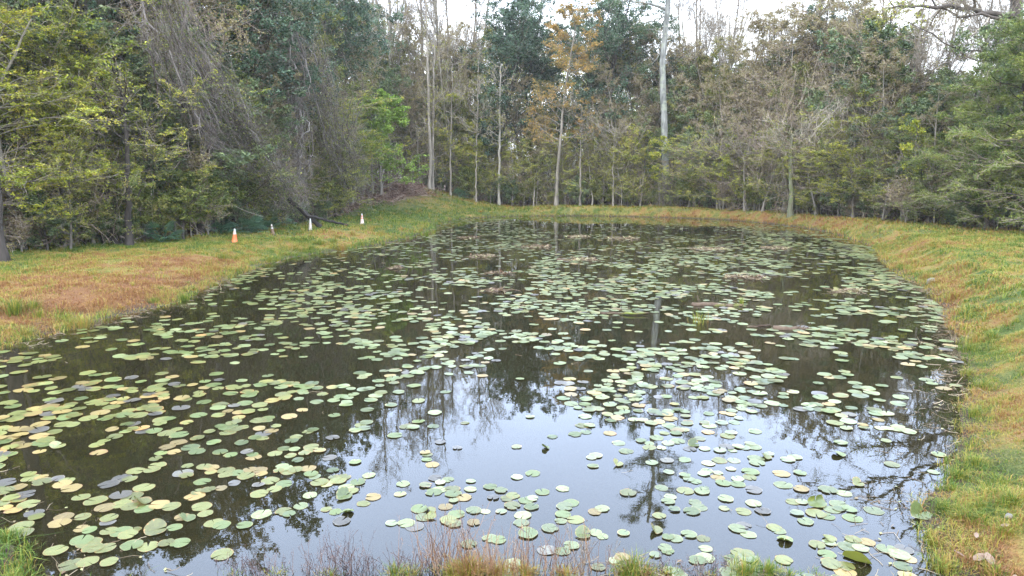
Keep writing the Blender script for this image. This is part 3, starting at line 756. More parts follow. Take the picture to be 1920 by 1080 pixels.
# reddish weed stems and dead stems at the right waterline
for px, py, n, h in [(1790, 590, 60, .30), (1800, 640, 90, .28), (1795, 665, 80, .22), (1780, 560, 50, .3), (1640, 450, 60, .4), (1805, 730, 60, .16), (1795, 800, 70, .14), (1780, 850, 60, .13), (1745, 925, 80, .10), (1733, 960, 70, .10),
                     (150, 975, 90, .09), (110, 1010, 90, .09), (90, 930, 70, .08), (60, 890, 60, .1), (160, 1050, 80, .1), (30, 880, 70, .12), (165, 610, 60, .35), (345, 575, 50, .25), (770, 412, 60, .4)]:
    x, y, _ = G(px, py, 0)
    stalks(x, y, n, h, .20 if py < 700 else .15, M['deadstem'], "tangle of dead brown stems at the waterline, " + place_words(px, py), "weed", "reed_clump", 3, "tangles of dead stems at the waterline", r=.004, lean=1.2)
b = MB(); n = 60000; x, y = rs.uniform(-12, 14, n), rs.uniform(4.5, 40, n); d = sdf(x, y); zz_ = terr(x, y, d)
pr = sstep(-1.0, -.1, d) * sstep(.45, .05, d) * (sstep(.35, .6, fbm(x * 1.3, y * 1.3, 88)) * .9 + .15) * np.where(x > 0, 1, .7) * sstep(45, 8, y)
pr = np.maximum(pr, .003 * (d < -.5))
ok = (rs.uniform(0, 1, n) < pr); C = np.stack([x, y, np.maximum(zz_, 0) + .006], 1)[ok]; n = len(C)
P = poly(C, rs.normal(size=(n, 3)) * np.array([1, 1, .10]), rs.uniform(.04, .26, n), 4, 0, .35, rs); P[:, :, 2] = np.maximum(P[:, :, 2], C[:, None, 2] * .9)
tubes(b, P, np.full((n, 4), .0045) * rs.uniform(.5, 1.3, (n, 1)) * np.where(C[:, 1:2] < 10, .6, 1), 3, 0, rs.uniform(0, 1, n)); leaves(b, C[::3] + np.array([0, 0, .004]), .05, .03, rs, 1, flat=.9)
tag(b.build("waterline_litter", [M['deadstem'], M['wilt']]), "dead stems and leaf scraps washed up along the waterline", "litter", kind="stuff")
# ------------------------------------------------------------------ leaves and stones on the right bank
M['stone'] = plain("stone", (.24, .22, .19), .8, (.13, .12, .10), 14, .5)
M['deadleaf'] = plain("dead_leaf", (.18, .10, .065), .6, (.25, .19, .12), 10, .3)
def stone(px, py, z, r, sc, label, rz=0):
    me = bpy.data.meshes.new("stone"); import bmesh
    bm = bmesh.new(); bmesh.ops.create_icosphere(bm, subdivisions=3, radius=1)
    for v in bm.verts:
        k = 1 + .22 * (vnoise(v.co.x * 1.7 + 5, v.co.y * 1.7 + v.co.z * 2.1, px) - .5) * 2 + .06 * (vnoise(v.co.x * 6, v.co.y * 6 + v.co.z * 5, 3) - .5)
        v.co = Vector((v.co.x * k * sc[0], v.co.y * k * sc[1], v.co.z * k * sc[2]))
    bm.to_mesh(me); bm.free(); me.materials.append(M['stone'])
    for p in me.polygons: p.use_smooth = True
    x, y, _ = G(px, py, z); o = link("stone", me); o.location = (x, y, max(tz(x, y), 0) + r * sc[2] * .4); o.scale = (r, r, r); o.rotation_euler = (0.2, .1, rz)
    return tag(o, label, "stone")
stone(1746, 531, .1, .16, (1.1, .7, .8), "pale grey stone at the foot of the right bank beside the water", .5)
stone(1828, 1063, .25, .05, (1.2, .9, .7), "small tan stone in the grass near bottom right corner")
stone(1895, 953, .3, .04, (1.2, .9, .7), "small grey stone at the right edge of the bank")
for px, py, r, rz, lb in [(1840, 1018, .055, .3, "large reddish dead leaf on the bottom right bank grass"), (1858, 1024, .06, 1.2, "pale curled dead leaf touching the reddish dead leaf"),
                          (1802, 1006, .035, 2.1, "slim pale dead leaf left of the two big dead leaves"), (1833, 984, .03, .9, "small dead leaf above the two big dead leaves"), (1885, 980, .03, 0, "small pinkish dead leaf near the right edge"),
                          (1905, 1066, .03, .8, "small dead leaf in the bottom right corner")]:
    b = MB(); n = 9; u = np.linspace(-1, 1, n); wv = .45 * (1 - u**2)**.7 + .01
    V = np.concatenate([np.stack([u, -wv, .25 * wv + .1 * u * u], 1), np.stack([u, 0 * u, .1 * u * u], 1), np.stack([u, wv, .35 * wv + .1 * u * u], 1)])
    F = [(r0 * n + i, r0 * n + i + 1, (r0 + 1) * n + i + 1, (r0 + 1) * n + i) for r0 in (0, 1) for i in range(n - 1)]
    b.add(V, F); x, y, _ = G(px, py, .25); o = b.build("dead_leaf", [M['deadleaf']], smooth=True)
    o.location = (x, y, tz(x, y) + .07); o.scale = (r * 1.4,) * 3; o.rotation_euler = (.15, -.2, rz); tag(o, lb, "leaf")

# ------------------------------------------------------------------ traffic cones
M['orange'] = plain("orange_plastic", (.82, .16, .035), .5, (.66, .13, .05), 12, .05)
M['white_band'] = plain("white_band", (.44, .43, .39), .5, (.50, .50, .46), 20, .05)
M['faded'] = plain("faded_plastic", (.45, .38, .31), .7, (.50, .42, .36), 12, .1)
M['faded_pink'] = plain("faded_pink_plastic", (.55, .44, .38), .7, (.66, .50, .44), 12, .1)
M['grimy'] = plain("grimy_plastic", (.20, .13, .08), .8, (.12, .08, .05), 12, .1)
M['cone_base'] = plain("cone_base", (.05, .045, .04), .8, (.08, .07, .06), 12, .1)
def lathe(prof, seg=20):
    V = [(r * math.cos(a), r * math.sin(a), z) for r, z in prof for a in np.arange(seg) * 2 * math.pi / seg]
    F = [(k * seg + i, k * seg + (i + 1) % seg, (k + 1) * seg + (i + 1) % seg, (k + 1) * seg + i) for k in range(len(prof) - 1) for i in range(seg)]
    return V, F
def cone(px, py, z, h, bands, rb, label, tilt=(0, 0)):
    h *= .9; rb *= .82
    x, y, _ = G(px, py, z); root = link("traffic_cone", None); root.location = (x, y, tz(x, y) - .01); root.rotation_euler = (tilt[0], tilt[1], .4)
    tag(root, label, "traffic cone", "traffic cones along the left bank")
    b = MB(); s = rb * 1.35; V = [(sx * s * q, sy * s * q, zz) for q, zz in ((1, 0), (1, .025), (.94, .035)) for sx, sy in ((-1, -1), (1, -1), (1, 1), (-1, 1))]
    b.add(V, [(k * 4 + i, k * 4 + (i + 1) % 4, k * 4 + 4 + (i + 1) % 4, k * 4 + 4 + i) for k in (0, 1) for i in range(4)] + [(8, 9, 10, 11)]); b.build("base", [M['cone_base']], root)
    for z0, z1, mt, nm in bands:
        ex = .003 if nm == 'collar' else 0
        rr = lambda t: (rb * (1 - t) + .028 * t) + ex
        V, F = lathe([(rr(z0) if z0 > 0 else rb * 1.12, .03 + z0 * h), (rr(z0 + .02), .03 + (z0 + .02) * h), (rr((z0 + z1) / 2), .03 + (z0 + z1) / 2 * h), (rr(z1), .03 + z1 * h)] + ([(.012, .03 + z1 * h + .004)] if z1 >= 1 else []))
        b = MB(); b.add(V, F); b.build(nm, [M[mt]], root, True)
cone(440, 452, .55, .68, [(0, .60, 'orange', 'body'), (.60, .74, 'white_band', 'collar'), (.74, .78, 'orange', 'stripe'), (.78, 1., 'white_band', 'collar')], .155, "bright orange traffic cone with white collars, nearest on the left bank", (.03, .05))
cone(512, 437, .55, .62, [(0, .60, 'grimy', 'body'), (.60, .70, 'white_band', 'collar'), (.70, .82, 'grimy', 'stripe'), (.82, 1., 'faded', 'collar')], .13, "grimy brown traffic cone half hidden by dead grass", (.05, -.1))
cone(582, 428, .6, .72, [(0, .64, 'faded', 'body'), (.64, 1., 'white_band', 'collar')], .13, "faded pale traffic cone with a white tip", (0, .02))
cone(679, 415, .65, .74, [(0, .52, 'faded_pink', 'body'), (.52, .61, 'orange', 'stripe'), (.61, .70, 'white_band', 'collar'), (.70, .80, 'orange', 'stripe'), (.80, 1., 'white_band', 'collar')], .16, "pinkish white traffic cone with orange upper bands, farthest of all", (0, 0))

# ------------------------------------------------------------------ trees
def trunk_line(H, r, rs, K=14, jit=.10, lean=(0, 0), top=.25):
    P = poly(np.zeros((1, 3)), np.array([[lean[0], lean[1], 1.]]), np.array([H]), K, .25, jit, rs)
    t = np.linspace(0, 1, K)
    R = (r * (1 - (1 - top) * t) + r * .55 * np.exp(-t * H / .35))[None]
    return P, R
class Tree:
    "trunk mesh and crown mesh of one kind, reused by several trees"
    def __init__(s, trunk, crown): s.trunk, s.crown = trunk, crown
def make_tree(seed, H, r, bark, twig, leaf=None, nl1=26, t1=(.3, .98), a1=(.7, 1.2), l1=.30, shape=None, up1=.5, n2=7, l2=.45, n3=6, l3=.45, up2=.2, jit=.35,
              nleaf=6, lsize=.14, lw=.07, flat=0, droop=.1, layer=0, sides=8, top=.2, lean=(0, 0), tj=.10, r3=.006, n4=0, leaf_on=1.0, K1=7, fork=0, dens2=(.15, 1)):
    rs = np.random.RandomState(seed)
    P0, R0 = trunk_line(H, r, rs, lean=lean, jit=tj, top=top)
    tb, cb = MB(), MB()
    tubes(tb, P0, R0, sides)
    L0 = np.array([H])
    P1, R1, L1 = spawn(P0, R0, L0, nl1, t1, a1, l1, .42, K1, up1, jit, rs, flat=layer, shape=shape, rmin=.012)
    if fork:
        PF, RF, LF = spawn(P0, R0, L0, fork, (max(t1[0], .4), .8), (.25, .5), .5, .6, 9, .5, .2, rs, shape=lambda t: 1.25 - t, rmin=.03)
        tubes(tb, PF, RF, 6)
        PX, RX, LX = spawn(PF, RF, LF, 9, (.2, .98), (.5, 1.), .38, .5, K1, up1, jit, rs, flat=layer, rmin=.012)
        P1, R1, L1 = np.concatenate([P1, PX]), np.concatenate([R1, RX]), np.concatenate([L1, LX])
    tubes(tb, P1, R1, 5)
    P2, R2, L2 = spawn(P1, R1, L1, n2, dens2, (.5, 1.1), l2, .55, 5, up2, jit, rs, flat=layer, rmin=.008)
    tubes(cb, P2, R2, 4, 0, rs.uniform(0, 1, len(P2)))
    P3, R3, L3 = spawn(P2, R2, L2, n3, (.1, 1), (.4, 1.0), l3, .6, 4, up2 * .5 - droop * .3, jit, rs, flat=layer, rmin=r3)
    tubes(cb, P3, R3, 3, 0, rs.uniform(.2, 1, len(P3)))
    if n4:
        P4, R4, L4 = spawn(P3, R3, L3, n4, (.1, 1), (.3, .9), .6, .7, 3, -droop * .3, jit, rs, flat=layer, rmin=r3 * .8)
        tubes(cb, P4, R4, 3, 0, rs.uniform(.2, 1, len(P4)))
        P3 = np.concatenate([P4.repeat(1, 0)[:, [0, 1, 2, 2]], P3])
    if leaf is not None:
        Q = P3[rs.uniform(0, 1, len(P3)) < leaf_on]
        n = len(Q) * nleaf; pi = np.repeat(np.arange(len(Q)), nleaf)
        u = rs.uniform(.1, 2.999, n); i = u.astype(int); f = (u - i)[:, None]
        C = Q[pi, i] * (1 - f) + Q[pi, i + 1] * f + rs.normal(0, lsize * .45, (n, 3)) * np.array([1, 1, 1 - .7 * layer])
        tn = np.repeat(rs.uniform(.1, .9, len(Q)), nleaf)
        leaves(cb, C, lsize, lw, rs, 1, tint=tn, droop=droop, flat=flat)
    return Tree(tb.mesh("trunk", [bark], True), cb.mesh("crown", [twig] + ([leaf] if leaf else [])))
EV = lambda t: np.sin(np.clip((t - .22) / .78, 0, 1) * math.pi) ** .6 * 1.0 + .25
KIND = {
 'spring': [make_tree(100 + i, 13, .14 if i < 3 else .11, M['bark'], M['twig'], M['lf_spring'], nl1=(26, 34, 22, 30, 18)[i], t1=(.12, .97), l1=(.34, .30, .42, .36, .5)[i], up1=(.1, .3, .2, .5, .3)[i], layer=(.55, .4, .6, .3, .45)[i], shape=(lambda t: .55 + .6 * np.sin(np.clip(t, 0, 1) * math.pi)), tj=.22, nleaf=14, lsize=.11, lw=.07, flat=.5, n2=9, n3=6, leaf_on=(.85, .6, .8, .5, .7)[i]) for i in range(5)],
 'olive': [make_tree(200 + i, 14, .17, M['bark_dark'], M['twig'], M['lf_olive'], nl1=36, t1=(.08, .97), l1=.30, up1=.3, nleaf=13, lsize=.12, lw=.07, n2=9, n3=6, leaf_on=.85) for i in range(3)],
 'ever': [make_tree(300 + i, 19, .20, M['bark_dark'], M['twig'], M['lf_ever'], nl1=54, t1=(.28, .99), l1=.24, shape=EV, up1=.2, nleaf=14, lsize=.18, lw=.10, n2=8, n3=5, droop=.3, jit=.4) for i in range(3)],
 'ever_low': [make_tree(330 + i, 12, .15, M['bark_dark'], M['twig'], M['lf_deep'], nl1=40, t1=(.06, .99), l1=.28, shape=EV, up1=.2, nleaf=15, lsize=.15, lw=.09, n2=8, n3=5, droop=.3) for i in range(2)],
 'bare': [make_tree(400 + i, 22, .19, M['bark'], M['twig'], None, nl1=18, t1=(.35, .98), a1=(.4, .8), l1=.30, up1=.9, n2=7, n3=6, n4=3, l2=.5, l3=.5, up2=.5, fork=3, jit=.4, r3=.008) for i in range(3)],
 'bare_pink': [make_tree(430 + i, 16, .13, M['bark'], M['twig_pink'], M['lf_rust'], nl1=40, t1=(.08, .98), a1=(.5, 1.05), l1=.28, up1=.4, n2=9, n3=6, n4=3, leaf_on=.3, nleaf=4, lsize=.11, jit=.45, r3=.008) for i in range(3)],
 'bud': [make_tree(500 + i, 19, .17, M['bark'], M['twig'], M['lf_tan'], nl1=40, t1=(.15, .98), a1=(.6, 1.1), l1=.24, up1=.3, n2=9, n3=6, n4=2, nleaf=4, lsize=.11, leaf_on=.7, layer=.25) for i in range(2)],
 'orange': [make_tree(510, 19, .17, M['bark_mid'], M['twig'], M['lf_bud'], nl1=44, t1=(.28, .98), a1=(.7, 1.2), l1=.22, up1=.25, n2=9, n3=6, n4=2, nleaf=4, lsize=.11, leaf_on=.75, layer=.4)],
 'cypress': [make_tree(600 + i, 10, .15, M['bark_dark'], M['twig_pink'], M['lf_cypress'], nl1=44, t1=(.06, .98), a1=(1.0, 1.4), l1=.38, up1=.25, n2=9, n3=7, nleaf=11, lsize=.17, lw=.030, layer=.5, droop=.15, shape=lambda t: 1.15 - .85 * t) for i in range(2)],
 'bright': [make_tree(700, 7.5, .09, M['bark'], M['twig'], M['lf_bright'], nl1=34, t1=(.05, .98), a1=(.7, 1.1), l1=.42, up1=.55, n2=8, n3=6, nleaf=8, lsize=.14, lw=.08, layer=.35, shape=lambda t: 1.1 - .75 * t)],
 'thin': [make_tree(800 + i, 16, .10, M['bark'], M['twig'], M['lf_olive'], nl1=16, t1=(.4, .98), l1=.14, up1=.4, n2=6, n3=5, nleaf=3, lsize=.12, leaf_on=.5) for i in range(2)],
 'sapling': [make_tree(850 + i, 6.0, .045, M['bark'], M['twig'], M['lf_spring' if i % 2 else 'lf_olive'], nl1=16, t1=(.2, .98), l1=.24, up1=.3, n2=5, n3=4, nleaf=5, lsize=.13, layer=.4, sides=5, tj=.2, r3=.005) for i in range(4)],
 'sapling_bare': [make_tree(880 + i, 5.5, .04, M['bark'], M['twig_pink'], None, nl1=18, t1=(.15, .98), l1=.26, up1=.6, n2=6, n3=5, sides=5, tj=.2, r3=.006) for i in range(2)],
 'shrub_g': [make_tree(900 + i, 2.6, .04, M['bark_dark'], M['twig'], M['lf_olive' if i else 'lf_deep'], nl1=26, t1=(.02, .95), a1=(.4, 1.1), l1=.6, up1=.4, n2=6, n3=5, nleaf=9, lsize=.11, lw=.06, sides=5) for i in range(2)],
 'shrub_b': [make_tree(920 + i, 2.4, .03, M['bark'], M['twig_pink'], M['lf_rust'], nl1=30, t1=(.02, .95), a1=(.3, 1.2), l1=.65, up1=.3, n2=8, n3=6, nleaf=2, leaf_on=.3, lsize=.09, sides=5, jit=.55) for i in range(2)],
}
WORDS = {'orange': ("tree with orange buds", "tree"), 'spring': ("tree with layered sprays of yellow green spring leaves", "tree"), 'olive': ("tree with dull olive green foliage and dark trunk", "tree"),
 'ever': ("tall evergreen tree with dense dark glossy crown", "tree"), 'ever_low': ("low evergreen tree with dense deep green crown", "tree"),
 'bare': ("tall bare grey tree with upswept branches", "tree"), 'bare_pink': ("pinkish brown bare twiggy tree", "tree"), 'bud': ("slender tree with tan and olive buds", "tree"),
 'cypress': ("feathery soft green conifer", "tree"), 'bright': ("small bright lime green tree", "tree"), 'thin': ("thin straight tree with small high crown", "tree"),
 'sapling': ("thin sapling with sparse small leaves", "sapling"), 'sapling_bare': ("thin bare twiggy sapling", "sapling"),
 'shrub_g': ("leafy green shrub at the wood edge", "shrub"), 'shrub_b': ("brown twiggy shrub at the wood edge", "shrub")}
NAMES = {'orange': 'budding_tree', 'spring': 'leafy_tree', 'olive': 'leafy_tree', 'ever': 'evergreen_tree', 'ever_low': 'evergreen_tree', 'bare': 'bare_tree', 'bare_pink': 'bare_tree', 'bud': 'budding_tree',
 'cypress': 'conifer_tree', 'bright': 'leafy_tree', 'thin': 'slender_tree', 'sapling': 'sapling', 'sapling_bare': 'sapling', 'shrub_g': 'shrub', 'shrub_b': 'shrub'}
BASE_H = {'orange': 19, 'spring': 13, 'olive': 14, 'ever': 19, 'ever_low': 12, 'bare': 22, 'bare_pink': 16, 'bud': 19, 'cypress': 10, 'bright': 7.5, 'thin': 16, 'sapling': 6, 'sapling_bare': 5.5, 'shrub_g': 2.6, 'shrub_b': 2.4}
GRP = {'shrub': "shrubs along the wood edge", 'sapling': "saplings standing among the trees", 'tree': "trees of the wood around the pond"}
rt = np.random.RandomState(77)
def row_word(b): return "front row" if b < 3 else "second row" if b < 8 else "far back"
def plant(kind, px, back, H, label=None, v=None, fat=1.0, rz=None, tilt=None):
    tilt = tilt or (rt.normal(0, .045), rt.normal(0, .045))
    y = float(edge_y(px)) + back; x = X(px, y); t = KIND[kind][rt.randint(len(KIND[kind])) if v is None else v]
    z = tz(x, y); k = H / BASE_H[kind]; kx = k * fat
    root = link(NAMES[kind], None); root.location = (x, y, z - .08); root.scale = (kx, kx, k)
    root.rotation_euler = (tilt[0], tilt[1], rt.uniform(0, 6.28) if rz is None else rz)
    w_, c_ = WORDS[kind]
    tag(root, label or "%s, %s, %d%% across" % (w_, row_word(back), round(px / 19.2)), c_, GRP[c_])
    if t.trunk: link("stem" if c_ != 'tree' else "trunk", t.trunk, root)
    if t.crown: link("foliage" if c_ != 'tree' else "crown", t.crown, root)
    return root
FOREST = [  # kind, column of the photo, metres behind the wood edge, height, fatness
 # left wood
 ('spring', 40, 1.0, 9.0, 1.3), ('spring', 130, 1.6, 8.5, 1.3), ('olive', 215, 1.5, 10, 1.2), ('olive', 20, 4, 15, 1.2), ('spring', 190, 4, 12, 1.2), ('ever_low', 300, 2.5, 8.5, 1.1),
 ('ever_low', 395, 2.0, 7.0, 1.2), ('olive', 350, 4, 12, 1.1), ('ever', 440, 6, 18, 1.2), ('ever', 250, 7, 18, 1.2), ('bare_pink', 330, 3, 17, 1.2), ('bare', 205, 6, 19, 1.0), ('bare', 100, 7, 18, 1.1), 
 ('olive', 110, 8, 17, 1.2), ('ever', 10, 9, 18, 1.2), ('bare_pink', 60, 6, 16, 1.2), ('ever', 345, 10, 19, 1.2), ('bare', 300, 11, 20, 1.1), ('olive', 160, 12, 18, 1.2), ('ever', 520, 7, 18, 1.1),
 ('spring', 460, 4, 10, 1.), ('bare_pink', 540, 3, 15, 1.1), ('bare_pink', 620, 3.5, 15, 1.1), ('olive', 575, 6, 16, 1.1), ('ever', 610, 8, 18, 1.1), ('bare_pink', 420, 9, 18, 1.2), ('olive', 480, 12, 19, 1.2),
 ('ever_low', 640, 4, 9, 1.1), ('ever_low', 690, 9, 12, 1.1), ('bare_pink', 660, 6, 17, 1.1), ('bare', 570, 10, 20, 1), ('ever', 690, 12, 18, 1.), ('olive', 640, 14, 19, 1.1), ('bare_pink', 500, 2.5, 12, 1.1),
 ('olive', -60, 3, 15, 1.2), ('ever', -150, 6, 18, 1.2), ('olive', -260, 3, 15, 1.2), ('bare_pink', -90, 8, 18, 1.2), ('olive', 60, 14, 19, 1.3), ('ever', 230, 16, 20, 1.3), ('spring', 80, 3, 12, 1.2),
 # middle
 ('bare', 728, 16, 27, 1.1), ('bare', 762, 12, 27, 1.1), ('bare', 812, 9, 28, 1.2), ('bare', 860, 13, 27, 1.2), ('bare_pink', 770, 4, 16, 1.0), ('bare_pink', 840, 5, 17, 1.0), ('olive', 800, 14, 17, 1.1),
 ('thin', 790, 3, 16, 1.), ('thin', 845, 2, 17, 1.), ('thin', 893, 3, 15, 1.), ('bare_pink', 880, 9, 19, 1.1), ('ever', 935, 5, 21.5, 1.25), ('olive', 990, 9, 18, 1.2), ('ever', 1010, 8, 20, 1.2),
 ('ever', 1120, 6, 21.5, 1.15), ('ever', 1090, 10, 20, 1.2), ('olive', 1160, 8, 16, 1.2), ('bare', 1075, 12, 24, 1.1), ('bare_pink', 1170, 4, 14, 1.1), ('bare_pink', 1200, 9, 18, 1.1), ('ever_low', 1285, 4, 12, 1.1),
 ('bare', 1290, 9, 24, 1.1), ('olive', 1330, 8, 13.5, 1.2), ('ever', 1230, 9, 15, 1.2), ('ever_low', 1350, 12, 13, 1.3), ('spring', 1130, 1.5, 7, 1.2), ('spring', 1060, 2, 7, 1.2), ('spring', 960, 1.5, 6.5, 1.2), ('ever_low', 860, 3, 5, 1.),
 ('spring', 890, 1, 6, 1.1), ('spring', 1200, 1.5, 7, 1.2), ('bare', 1330, 14, 24, 1.1), ('bare_pink', 960, 3, 13, 1.), ('olive', 740, 10, 14, 1.1), ('olive', 880, 4, 10, 1.1), ('ever_low', 775, 8, 10, 1.1), ('bud', 1000, 5, 12, 1.1), ('bud', 850, 7, 14, 1.1),
 ('olive', 920, 13, 16, 1.3), ('olive', 1140, 13, 16, 1.3), ('olive', 1240, 13, 15, 1.3), ('olive', 1050, 15, 17, 1.3), ('olive', 840, 16, 17, 1.2), ('bare_pink', 1100, 2.5, 8, 1.1), ('spring', 1010, 4, 8, 1.1),
 ('bud', 705, 13, 17, 1.2), ('olive', 745, 15, 16, 1.3), ('bud', 780, 10, 17, 1.3), ('bare_pink', 820, 12, 18, 1.3), ('bud', 870, 10, 17, 1.3), ('olive', 845, 12, 17, 1.3), ('bare_pink', 730, 11, 16, 1.3), ('bare', 700, 12, 26, 1.2), ('bare', 885, 14, 27, 1.2), ('bare', 790, 9, 27, 1.2), ('bare', 840, 10, 26, 1.2),
 ('bare_pink', 1225, 5, 17, 1.3), ('bud', 1190, 7, 17, 1.2), ('bare_pink', 1275, 8, 16, 1.3), ('olive', 1300, 6, 14, 1.3), ('bare', 1270, 13, 24, 1.2), ('bare', 1310, 10, 22, 1.2), ('bare_pink', 1345, 7, 15, 1.3), ('bud', 1375, 8, 14.5, 1.3), ('bare', 1370, 13, 20, 1.2),
 ('spring', 1000, .8, 5.5, 1.5), ('spring', 1110, .8, 6, 1.5), ('spring', 1165, .6, 5, 1.4), ('spring', 1290, .6, 6, 1.4), ('spring', 1345, .6, 6.5, 1.5), ('spring', 1430, .6, 6, 1.5), ('spring', 1530, .6, 6, 1.4), ('spring', 1600, .6, 6.5, 1.4), ('spring', 1655, .6, 6, 1.3), ('spring', 920, .8, 5, 1.3), ('spring', 610, .8, 5, 1.4), ('spring', 130, .4, 5, 1.3), ('spring', 370, .8, 5, 1.3),
 # right wood
 ('spring', 1300, 1.5, 7, 1.3), ('spring', 1400, 1.2, 6.5, 1.3), ('bare_pink', 1360, 3, 11, 1.3), ('bare_pink', 1420, 2.5, 13.5, 1.3), ('bare_pink', 1470, 2, 14.5, 1.3), ('bare_pink', 1510, 6, 17, 1.3), ('bare_pink', 1440, 9, 17, 1.3), ('bare_pink', 1610, 6, 15, 1.3), ('bare', 1400, 8, 18, 1.1), ('bare', 1500, 10, 19, 1.1), ('bare', 1620, 9, 17, 1.1), ('olive', 1440, 6, 14, 1.2), ('ever', 1490, 7, 15.5, 1.2), ('bare_pink', 1530, 2, 14.5, 1.3),
 ('bare_pink', 1580, 5, 15, 1.2), ('bare', 1560, 6, 15.5, 1.2), ('olive', 1600, 3, 12, 1.2), ('ever_low', 1640, 5, 12, 1.2), ('bare_pink', 1650, 3, 11, 1.3), ('ever', 1570, 11, 16, 1.2), ('bare_pink', 1700, 5, 9.5, 1.2), ('olive', 1530, 9, 16, 1.2),
 ('ever_low', 1760, 7, 9, 1.2), ('olive', 1720, 9, 9.5, 1.2), ('spring', 1480, 1, 7, 1.2), ('spring', 1575, 1.2, 7.5, 1.1), ('bud', 1460, 8, 15, 1.2), ('olive', 1390, 9, 14, 1.2), ('ever_low', 1420, 5, 9, 1.2), ('olive', 1640, 10, 14, 1.2),
 ('bare', 1690, 6, 16, 1.2), ('bare', 1740, 8, 17, 1.2), ('bare', 1820, 7, 16, 1.2), ('bare', 1865, 9, 17, 1.2), ('bare_pink', 1690, 8, 14.5, 1.2), ('olive', 1655, 7, 14.5, 1.2), ('bare_pink', 1640, 5, 15.5, 1.3), ('bare_pink', 1500, 5, 16.5, 1.4), ('bare_pink', 1445, 5, 16, 1.3), ('bare', 1430, 11, 19, 1.2), ('bare', 1345, 9, 21, 1.2),
 ('cypress', 1750, 1.5, 7.0, 1.05), ('cypress', 1700, 3.0, 8.0, 1.0), ('cypress', 1850, .8, 8.2, 1.1), ('cypress', 1925, 1.6, 10.5, 1.2), ('cypress', 1810, 3, 8.5, 1.1), ('ever_low', 1960, 5, 11, 1.2), ('olive', 1880, 7, 9, 1.2), ('olive', 2050, 4, 12, 1.3),
 ('cypress', 1985, 1.0, 10, 1.1), ('bare', 1800, 10, 16, 1.2), ('bare_pink', 1840, 8, 9.5, 1.2), ('olive', 1790, 12, 10, 1.2), ('bare_pink', 1990, 8, 15, 1.2), ('olive', 2150, 3, 13, 1.3), ('ever_low', 1700, 13, 10.5, 1.3), ('ever_low', 1480, 13, 13, 1.3)]
for i, px in enumerate(np.linspace(-80, 2000, 52)):
    ks = ['spring', 'olive', 'ever_low', 'bare_pink', 'spring', 'bud'] if px < 640 else ['bud', 'spring', 'bare_pink', 'olive', 'bare_pink', 'bud', 'ever_low'] if px < 1180 else ['bare_pink', 'bud', 'bare_pink', 'spring', 'olive', 'bare_pink', 'ever_low']
    for _q in (0, 1): FOREST.append((ks[rt.randint(len(ks))], px + rt.uniform(-14, 14), rt.uniform(1.5, 9) + (10 if 640 < px < 790 else 0), rt.uniform(6, 11) * (.8 if px > 1660 else 1), rt.uniform(1.2, 1.6)))
for k, px, b_, h, ft in FOREST: plant(k, px, b_, h * rt.uniform(.95, 1.05), fat=ft)
plant('bright', 716, .8, 8.8, "small bright lime green tree beside the leaf covered path", fat=1.35)
plant('bright', 700, 3.5, 8.0, "second bright green tree just behind the small lime green one", fat=1.3)
plant('bright', 900, 3, 7, "small yellowish green tree with pale tiers, left of the blotched white trunk", fat=.7)
plant('orange', 1043, -0.2, 19.5, "tall slender tree with orange buds over a straight tan trunk", v=0, fat=1.1, tilt=(0.001, 0))
plant('orange', 1085, 4.0, 9, "short orange tinged budding tree right of the tall orange one", fat=1.1)
# edge shrubs and saplings
for i, px in enumerate(np.linspace(-60, 1990, 84)):
    if 655 < px < 765: continue
    k = 'shrub_g' if rt.uniform() < .78 else 'shrub_b'
    plant(k, px + rt.uniform(-9, 9), rt.uniform(.2, 2.2), rt.uniform(1.2, 3.0), fat=rt.uniform(1., 1.5))
for i, px in enumerate(np.linspace(-40, 1980, 110)):
    if 655 < px < 765: continue
    plant('sapling' if rt.uniform() < .62 else 'sapling_bare', px + rt.uniform(-9, 9), rt.uniform(.4, 6), rt.uniform(3.5, 7.5), fat=rt.uniform(.9, 1.2))

